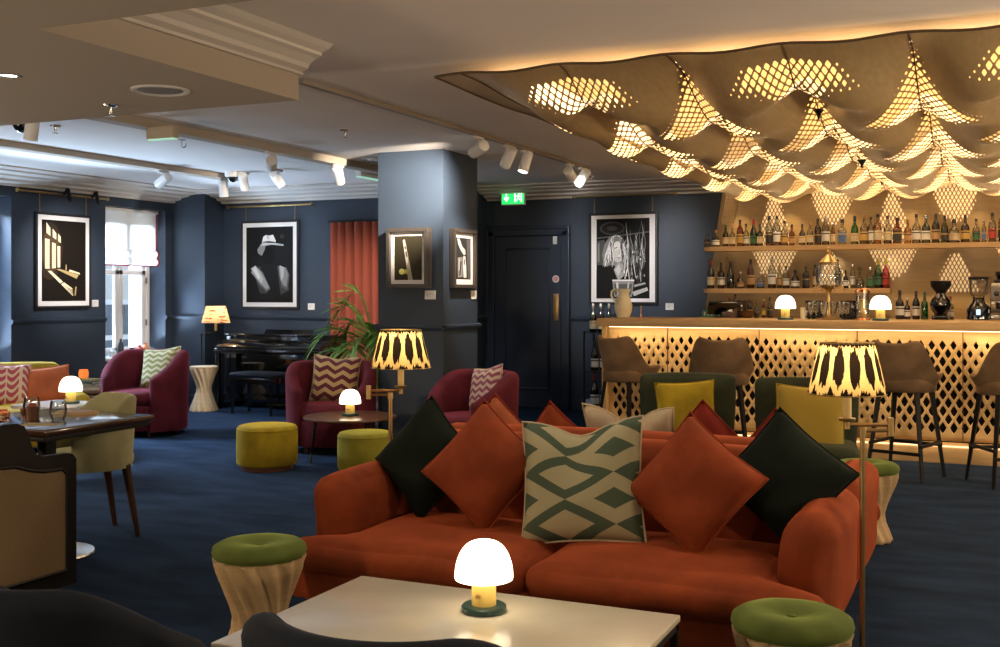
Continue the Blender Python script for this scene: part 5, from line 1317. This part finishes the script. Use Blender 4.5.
NAMEG = {'clear': 'clear', 'amber': 'amber', 'green': 'green', 'brown': 'brown', 'dark': 'black', 'blue': 'blue', 'pink': 'pink', 'emerald': 'emerald', 'honey': 'honey'}
NK = {'round': 'round', 'tall': 'tall', 'wine': 'wine-shaped', 'squat': 'squat', 'square': 'square', 'decanter': 'stoppered', 'slim': 'slim'}
PXM = 10.55 / 1100
TOP = [(-2.673, 14, 'squat', 'clear', 'black', 'black'), (-2.591, 18, 'squat', 'clear', 'white', 'wood'), (-2.49, 23, 'round', 'green', 'cream', 'green'), (-2.42, 22, 'round', 'clear', 'cream', 'wood'), (-2.345, 28, 'tall', 'amber', 'gold', 'black'), (-2.291, 24, 'round', 'clear', 'white', 'black'),
       (-2.215, 28, 'wine', 'green', 'green', 'red'), (-2.150, 23, 'round', 'green', 'cream', 'black'), (-2.06, 31, 'tall', 'clear', 'black', 'black'), (-1.985, 31, 'tall', 'clear', 'white', 'black'), (-1.913, 26, 'round', 'clear', 'gold', 'black'), (-1.842, 22, 'round', 'amber', 'tan', 'black'),
       (-1.741, 22, 'round', 'brown', 'cream', 'black'), (-1.671, 24, 'round', 'clear', 'cream', 'wood'), (-1.596, 27, 'tall', 'brown', 'black', 'black'), (-1.521, 30, 'tall', 'clear', 'white', 'silver'), (-1.452, 22, 'slim', 'honey', 'cream', 'silver'), (-1.367, 26, 'square', 'clear', 'blue', 'black'),
       (-1.255, 29, 'wine', 'emerald', 'cream', 'black'), (-1.165, 29, 'round', 'clear', 'gold', 'wood'), (-1.105, 27, 'slim', 'clear', 'white', 'black'), (-1.045, 30, 'tall', 'honey', 'cream', 'black'), (-.956, 28, 'round', 'clear', 'cream', 'black'), (-.869, 26, 'square', 'amber', 'black', 'black'),
       (-.777, 24, 'round', 'honey', 'tan', 'wood'), (-.702, 29, 'round', 'clear', 'white', 'black'), (-.619, 28, 'round', 'green', 'white', 'silver'), (-.535, 29, 'tall', 'dark', 'tan', 'black'), (-.457, 27, 'wine', 'green', 'black', 'black'), (-.378, 23, 'squat', 'clear', 'cream', 'black'),
       (-.282, 27, 'round', 'brown', 'gold', 'black'), (-.190, 23, 'round', 'clear', 'green', 'black'), (-.125, 21, 'slim', 'clear', 'blue', 'silver'), (-.055, 28, 'tall', 'clear', 'red', 'black'), (.03, 32, 'tall', 'clear', 'black', 'silver')]
LOW = [(-2.636, 30, 'wine', 'brown', 'cream', 'red'), (-2.535, 27, 'round', 'brown', 'white', 'black'), (-2.44, 28, 'wine', 'green', None, 'black'), (-2.345, 17, 'squat', 'clear', 'tan', 'silver'), (-2.241, 30, 'tall', 'amber', 'tan', 'black'), (-2.145, 17, 'squat', 'clear', 'blue', 'silver'),
       (-2.035, 32, 'tall', 'clear', 'white', 'silver'), (-1.96, 24, 'slim', 'clear', 'tan', 'wood'), (-1.895, 23, 'round', 'clear', 'white', 'black'), (-1.81, 19, 'squat', 'dark', 'white', 'black'), (-1.705, 25, 'round', 'dark', 'black', 'wood'), (-1.62, 24, 'slim', 'brown', 'cream', 'black'),
       (-1.41, 29, 'slim', 'clear', 'black', 'black'), (-1.335, 18, 'round', 'dark', 'white', 'black'), (-1.275, 24, 'slim', 'clear', 'white', 'silver'), (-1.205, 21, 'decanter', 'clear', None, 'silver'), (-1.115, 21, 'square', 'clear', 'green', 'silver'), (-1.04, 29, 'wine', 'emerald', 'green', 'yellow'), (-.972, 29, 'wine', 'pink', 'red', 'yellow')]
BACK = [(-2.401, 20, 'tall', 'clear', 'red', 'red'), (-2.345, 24, 'slim', 'clear', 'white', 'black'), (-2.28, 13, 'squat', 'clear', 'blue', 'silver'), (-2.206, 18, 'tall', 'dark', 'yellow', 'black'), (-2.135, 16, 'round', 'brown', 'black', 'black'), (-2.07, 19, 'slim', 'honey', 'yellow', 'yellow'), (-2.01, 21, 'tall', 'clear', 'black', 'black'),
        (-.83, 28, 'round', 'dark', 'white', 'black'), (-.765, 20, 'round', 'blue', 'white', 'silver'), (-.690, 27, 'tall', 'dark', 'white', 'black'), (-.615, 26, 'wine', 'emerald', None, 'green'), (-.40, 22, 'round', 'clear', 'white', 'red'), (-1.0, 20, 'round', 'brown', 'cream', 'black')]
rnd = random.Random(3)
for lst, y, z, nm_, grp in ((TOP, 10.95, 1.80, 'from rounded end of upper shelf', 'bottles on the upper bar shelf'), (LOW, 10.95, 1.385, 'from rounded end of lower shelf', 'bottles on the lower bar shelf'), (BACK, 10.72, 1.10, 'along the back counter from jug end', 'bottles on the back bar counter')):
    for k, (x, h, kind, gl, lb, cp) in enumerate(sorted(lst)):
        hh = h * PXM
        lab = '%s %s bottle, %s, %s %s' % (NK[kind], NAMEG[gl], (lb + ' label') if lb else 'no label', ORD[k], nm_)
        bottle(kind, gl, lb, cp, hh, (x, y + rnd.uniform(-.015, .02), z), lab, grp, rnd.uniform(0, 6) if kind != 'square' else 0)
# wine rack at the open end of the bar
t = thing('bottle_rack', 'slim black metal rack of wine bottles beside the open end of the bar', 'rack', (-3.86, 11.35, 0))
for sx in (-1, 1):
    for sy in (-1, 1):
        bm = bm_new(); tube(bm, [(sx * .22, sy * .16, 0), (sx * .22, sy * .16, .93)], .012, 8); obj('post', bm, m_black, t)
for z in (.10, .50, .915):
    bm = bm_new(); box(bm, (-.235, -.175, z - .012), (.235, .175, z)); obj('rack_shelf', bm, m_black, t)
for k, (x, y, z, h, gl, lb, cp) in enumerate(((-4.00, 11.26, .915, .31, 'green', 'cream', 'silver'), (-3.91, 11.25, .915, .31, 'dark', 'cream', 'silver'), (-3.82, 11.26, .915, .31, 'dark', 'cream', 'silver'), (-3.73, 11.25, .915, .31, 'dark', 'white', 'silver'),
        (-3.98, 11.25, .50, .33, 'dark', 'white', 'black'), (-3.88, 11.26, .50, .33, 'dark', 'white', 'black'), (-3.98, 11.25, .10, .36, 'dark', 'white', 'red'), (-3.88, 11.26, .10, .34, 'dark', 'white', 'red'))):
    bottle('wine', gl, lb, cp, h, (x, y, z), '%s wine bottle, %s top, %s tier of the black rack, %s from the door' % ('green' if gl == 'green' else 'dark', cp, 'top' if z > .6 else 'middle' if z > .3 else 'bottom', ORD[k if k < 4 else (k - 4) % 2]), 'wine bottles in the rack')
for (x, w, lab) in ((-4.16, .10, 'small white box on the floor beside the bottle rack, by the door'), (-3.90, .20, 'pale blue white box under the bottle rack'), (-3.66, .16, 'white box under the bottle rack nearest the bar')):
    t = thing('storage_box', lab, 'box', (x, 11.30 if x > -4.1 else 11.66, 0), 0, 'white boxes by the rack')
    z = .085 if x > -4.1 else .15
    bm = bm_new(); box(bm, (-w / 2, -.06, 0), (w / 2, .06, z), .003, 1); obj('box', bm, M('box_white', (.62, .66, .70), .6), t)

# ------------------------------------------------------------------ things on the bar
t = thing('jug', 'cream ceramic jug with a handle on the open end of the bar', 'jug', (-3.12, 9.60, 1.115))
bm = bm_new()
def jr(a, z): return 1 + .22 * sm(.20, .27, z) * max(0, cos(a)) ** 6
lathe(bm, [(.045, 0), (.055, .005), (.078, .06), (.082, .11), (.070, .16), (.050, .20), (.048, .225), (.058, .262), (.054, .262), (.044, .225), (.046, .20), (.066, .16), (.077, .11), (.05, .012), (.002, .01)], 40, cap=False, rf=jr); obj('body', bm, M('cream_glaze', (.82, .74, .50), .3), t)
bm = bm_new(); tube(bm, [(-.052, 0, .245), (-.085, 0, .262), (-.112, 0, .24), (-.115, 0, .20), (-.09, 0, .155), (-.070, 0, .135)], .008, 10); obj('handle', bm, M('cream_glaze', (.7, .6, .34), .3), t)
bm = bm_new(); lathe(bm, [(.03, 0), (.03, .004), (.004, .008), (.004, .11), (.002, .115)], 12); o = obj('bill_spike', bm, m_copper); o.location = (-2.96, 9.62, 1.115); tag(o, 'thin copper bill spike standing on the bar next to the jug', 'bill spike')
t = thing('till', 'angled black till screen on the back counter by the wooden boxes', 'till', (-2.46, 10.66, 1.10), R(20))
bm = bm_new(); lathe(bm, [(.07, 0), (.07, .01), (.02, .015), (.02, .06)], 20); obj('stand', bm, m_black, t)
bm = bm_new(); box(bm, (-.14, -.012, -.02), (.14, .012, .16), .004); xf(bm, bm.verts, Matrix.Translation((0, 0, .05)) @ Matrix.Rotation(R(50), 4, 'X')); obj('screen', bm, m_gloss, t)
for k, (x, y, w, h, c, nm_, lab) in enumerate(((-2.60, 10.74, .13, .075, (.05, .28, .20), 'carton', 'flat green carton behind the till screen'), (-2.50, 10.9, .15, .12, (.55, .50, .32), 'carton', 'cream and yellow carton beside the green one'))):
    bm = bm_new(); box(bm, (-w / 2, -.05, 0), (w / 2, .05, h), .003, 1); t = obj(nm_, bm, M('carton_%d' % k, c, .6)); t.location = (x, y, 1.10); tag(t, lab, 'carton')
    bm = bm_new()
    for q in range(3): box(bm, (-w / 2 + .02 + q * .035, -.052, h * .25), (-w / 2 + .035 + q * .035, -.05, h * .75))
    obj('printing', bm, LB[('white', 'yellow')[k]] if k == 0 else LB['blue'], t)
for k, (x, h, lab) in enumerate(((-2.36, .17, 'taller dark wooden box with a metal clip on the back counter'), (-2.42, .10, 'lower dark wooden box before the taller one'))):
    t = thing('wooden_box', lab, 'box', (x + .04, 10.86 - .16 * k, 1.10), 0, 'wooden boxes on the back counter')
    bm = bm_new(); box(bm, (-.07, -.06, 0), (.07, .06, h), .004); obj('box', bm, m_walnut, t)
    bm = bm_new(); box(bm, (-.03, -.066, h - .04), (.03, -.06, h - .02)); obj('clip', bm, m_steel, t)
bm = bm_new(); lathe(bm, [(.04, 0), (.045, .004), (.07, .07), (.066, .07), (.042, .01), (.002, .008)], 28, cap=False); o = obj('bowl', bm, m_walnut); o.location = (-2.215, 10.66, 1.10); tag(o, 'small brown wooden bowl on the back counter', 'bowl')
bm = bm_new(); lathe(bm, [(.022, 0), (.022, .10), (.004, .102)], 20); o = obj('pillar_candle', bm, LB['cream']); o.location = (-1.53, 9.66, 1.115); tag(o, 'cream pillar candle beside a lit mushroom lamp on the bar', 'candle')
for x, lab in ((-1.46, 'small black card screen on the bar between lamp and fountain'), (-1.17, 'black tablet screen standing on the bar just past the fountain')):
    t = thing('tablet_screen', lab, 'screen', (x, 9.80, 1.115), R(4), 'black screens on the bar')
    bm = bm_new(); box(bm, (-.075, -.01, .01), (.075, .01, .165), .005); xf(bm, bm.verts, Matrix.Rotation(R(-12), 4, 'X')); obj('screen', bm, m_gloss, t)
    bm = bm_new(); box(bm, (-.05, -.03, 0), (.05, .06, .012), .003); obj('stand', bm, m_black, t)
t = thing('water_fountain', 'tall glass absinthe fountain with brass taps on the bar', 'fountain', (-1.325, 9.72, 1.115))
bm = bm_new(); lathe(bm, [(.11, 0), (.112, .008), (.06, .018), (.025, .03), (.016, .06), (.022, .09), (.014, .12), (.014, .22), (.024, .25), (.05, .27), (.09, .285)], 32); obj('stand', bm, m_brass, t)
bm = bm_new(); lathe(bm, [(.07, .286), (.10, .30), (.108, .34), (.105, .42), (.09, .47), (.075, .48)], 32, cap=False); obj('glass_globe', bm, m_glassclear, t)
bm = bm_new(); lathe(bm, [(.078, .48), (.08, .49), (.06, .51), (.03, .54), (.012, .56), (.02, .58), (.008, .60), (.012, .61), (.001, .625)], 24); obj('lid', bm, m_brass, t)
for k in range(4):
    a = R(30 + 90 * k); bm = bm_new(); d = Vector((cos(a), sin(a), 0))
    tube(bm, [d * .05 + Vector((0, 0, .275)), d * .13 + Vector((0, 0, .275)), d * .14 + Vector((0, 0, .24))], .007, 8); tube(bm, [d * .115 + Vector((0, 0, .275)), d * .115 + Vector((0, 0, .31))], .005, 6); obj('tap', bm, m_brass, t)
for k in range(6):
    a = R(60 * k + 20); gx, gy = -1.325 + .15 * cos(a), 9.72 + .10 * sin(a)
    bm = bm_new(); lathe(bm, [(.028, 0), (.03, .003), (.005, .008), (.005, .04), (.02, .055), (.034, .10), (.036, .15), (.034, .15), (.018, .06), (.001, .05)], 20, cap=False)
    o = obj('stemmed_glass', bm, m_glassclear); o.location = (gx, gy, 1.115); tag(o, 'small stemmed glass set around the foot of the absinthe fountain', 'glass', 'glasses around the fountain')
t = thing('glass_canister', 'ornate glass and copper canister on the bar before the second lamp', 'canister', (-1.045, 9.68, 1.115))
bm = bm_new(); lathe(bm, [(.062, 0), (.064, .006), (.06, .015), (.05, .02)], 24); obj('foot', bm, m_copper, t)
bm = bm_new(); lathe(bm, [(.05, .02), (.055, .06), (.048, .10), (.056, .14), (.05, .20), (.058, .235)], 16, cap=False); obj('jar', bm, m_glassclear, t)
bm = bm_new(); lathe(bm, [(.06, .235), (.062, .25), (.05, .262), (.01, .27)], 24); obj('lid', bm, m_copper, t)
bm = bm_new(); lathe(bm, [(.03, .022), (.04, .06), (.03, .12), (.035, .17), (.002, .18)], 14); obj('contents', bm, m_brass, t)
t = thing('coffee_grinder', 'black coffee grinder with flared hopper and round face', 'coffee grinder', (-.475, 10.62, 1.10))
bm = bm_new(); box(bm, (-.075, -.07, 0), (.075, .07, .04), .012); lathe(bm, [(.055, .03), (.06, .06), (.085, .10), (.092, .14), (.085, .18), (.05, .22), (.04, .24)], 28); obj('body', bm, m_gloss, t)
bm = bm_new(); lathe(bm, [(.04, .235), (.045, .25), (.085, .30), (.09, .345), (.086, .35), (.01, .352)], 28); obj('hopper', bm, m_blackwood, t)
bm = bm_new(); lathe(bm, [(.012, 0), (.014, .012), (.004, .016)], 16); xf(bm, bm.verts, Matrix.Translation((0, -.092, .14)) @ Matrix.Rotation(R(90), 4, 'X')); obj('badge', bm, m_steel, t)
t = thing('coffee_grinder', 'black coffee grinder with clear hopper and small lit blue screen', 'coffee grinder', (-.165, 10.62, 1.10))
bm = bm_new(); lathe(bm, [(.085, 0), (.10, .01), (.10, .10), (.085, .13), (.06, .155), (.05, .19), (.055, .20)], 28); obj('body', bm, m_gloss, t)
bm = bm_new(); lathe(bm, [(.05, .20), (.075, .235), (.08, .36)], 28, cap=False); obj('hopper', bm, m_glassclear, t)
bm = bm_new(); lathe(bm, [(.084, .36), (.088, .375), (.08, .385), (.01, .386)], 28); obj('lid', bm, m_black, t)
bm = bm_new(); box(bm, (-.016, -.104, .05), (.016, -.098, .095), .002); obj('screen', bm, emit('blue_screen', (.3, .6, 1.0), 2.0), t)
t = thing('espresso_machine', 'steel espresso machine with black hopper on top by the picture edge', 'espresso machine', (.13, 10.74, 1.10))
bm = bm_new(); box(bm, (-.20, -.16, .06), (.25, .18, .33), .015); box(bm, (-.20, -.16, 0), (.25, .16, .05), .01); obj('body', bm, m_steel, t)
bm = bm_new(); box(bm, (-.19, -.175, .17), (.24, -.155, .30), .006); obj('front_panel', bm, M('grey_metal', (.28, .26, .24), .3, metal=.9), t)
for x in (-.15, -.06):
    bm = bm_new(); lathe(bm, [(.022, 0), (.022, .02), (.016, .024)], 18); xf(bm, bm.verts, Matrix.Translation((x, -.172, .235)) @ Matrix.Rotation(R(90), 4, 'X')); obj('gauge', bm, m_gloss, t)
bm = bm_new(); tube(bm, [(-.12, -.16, .13), (-.12, -.30, .12)], .014, 10); lathe(bm, [(.034, .10), (.036, .16)], 20, (-.12, -.16, 0)); obj('portafilter', bm, m_black, t)
bm = bm_new(); box(bm, (-.17, -.12, .33), (.10, .10, .36), .008); lathe(bm, [(.06, .36), (.075, .40), (.075, .43), (.02, .44)], 24, (-.09, 0, 0)); obj('hopper', bm, m_gloss, t)
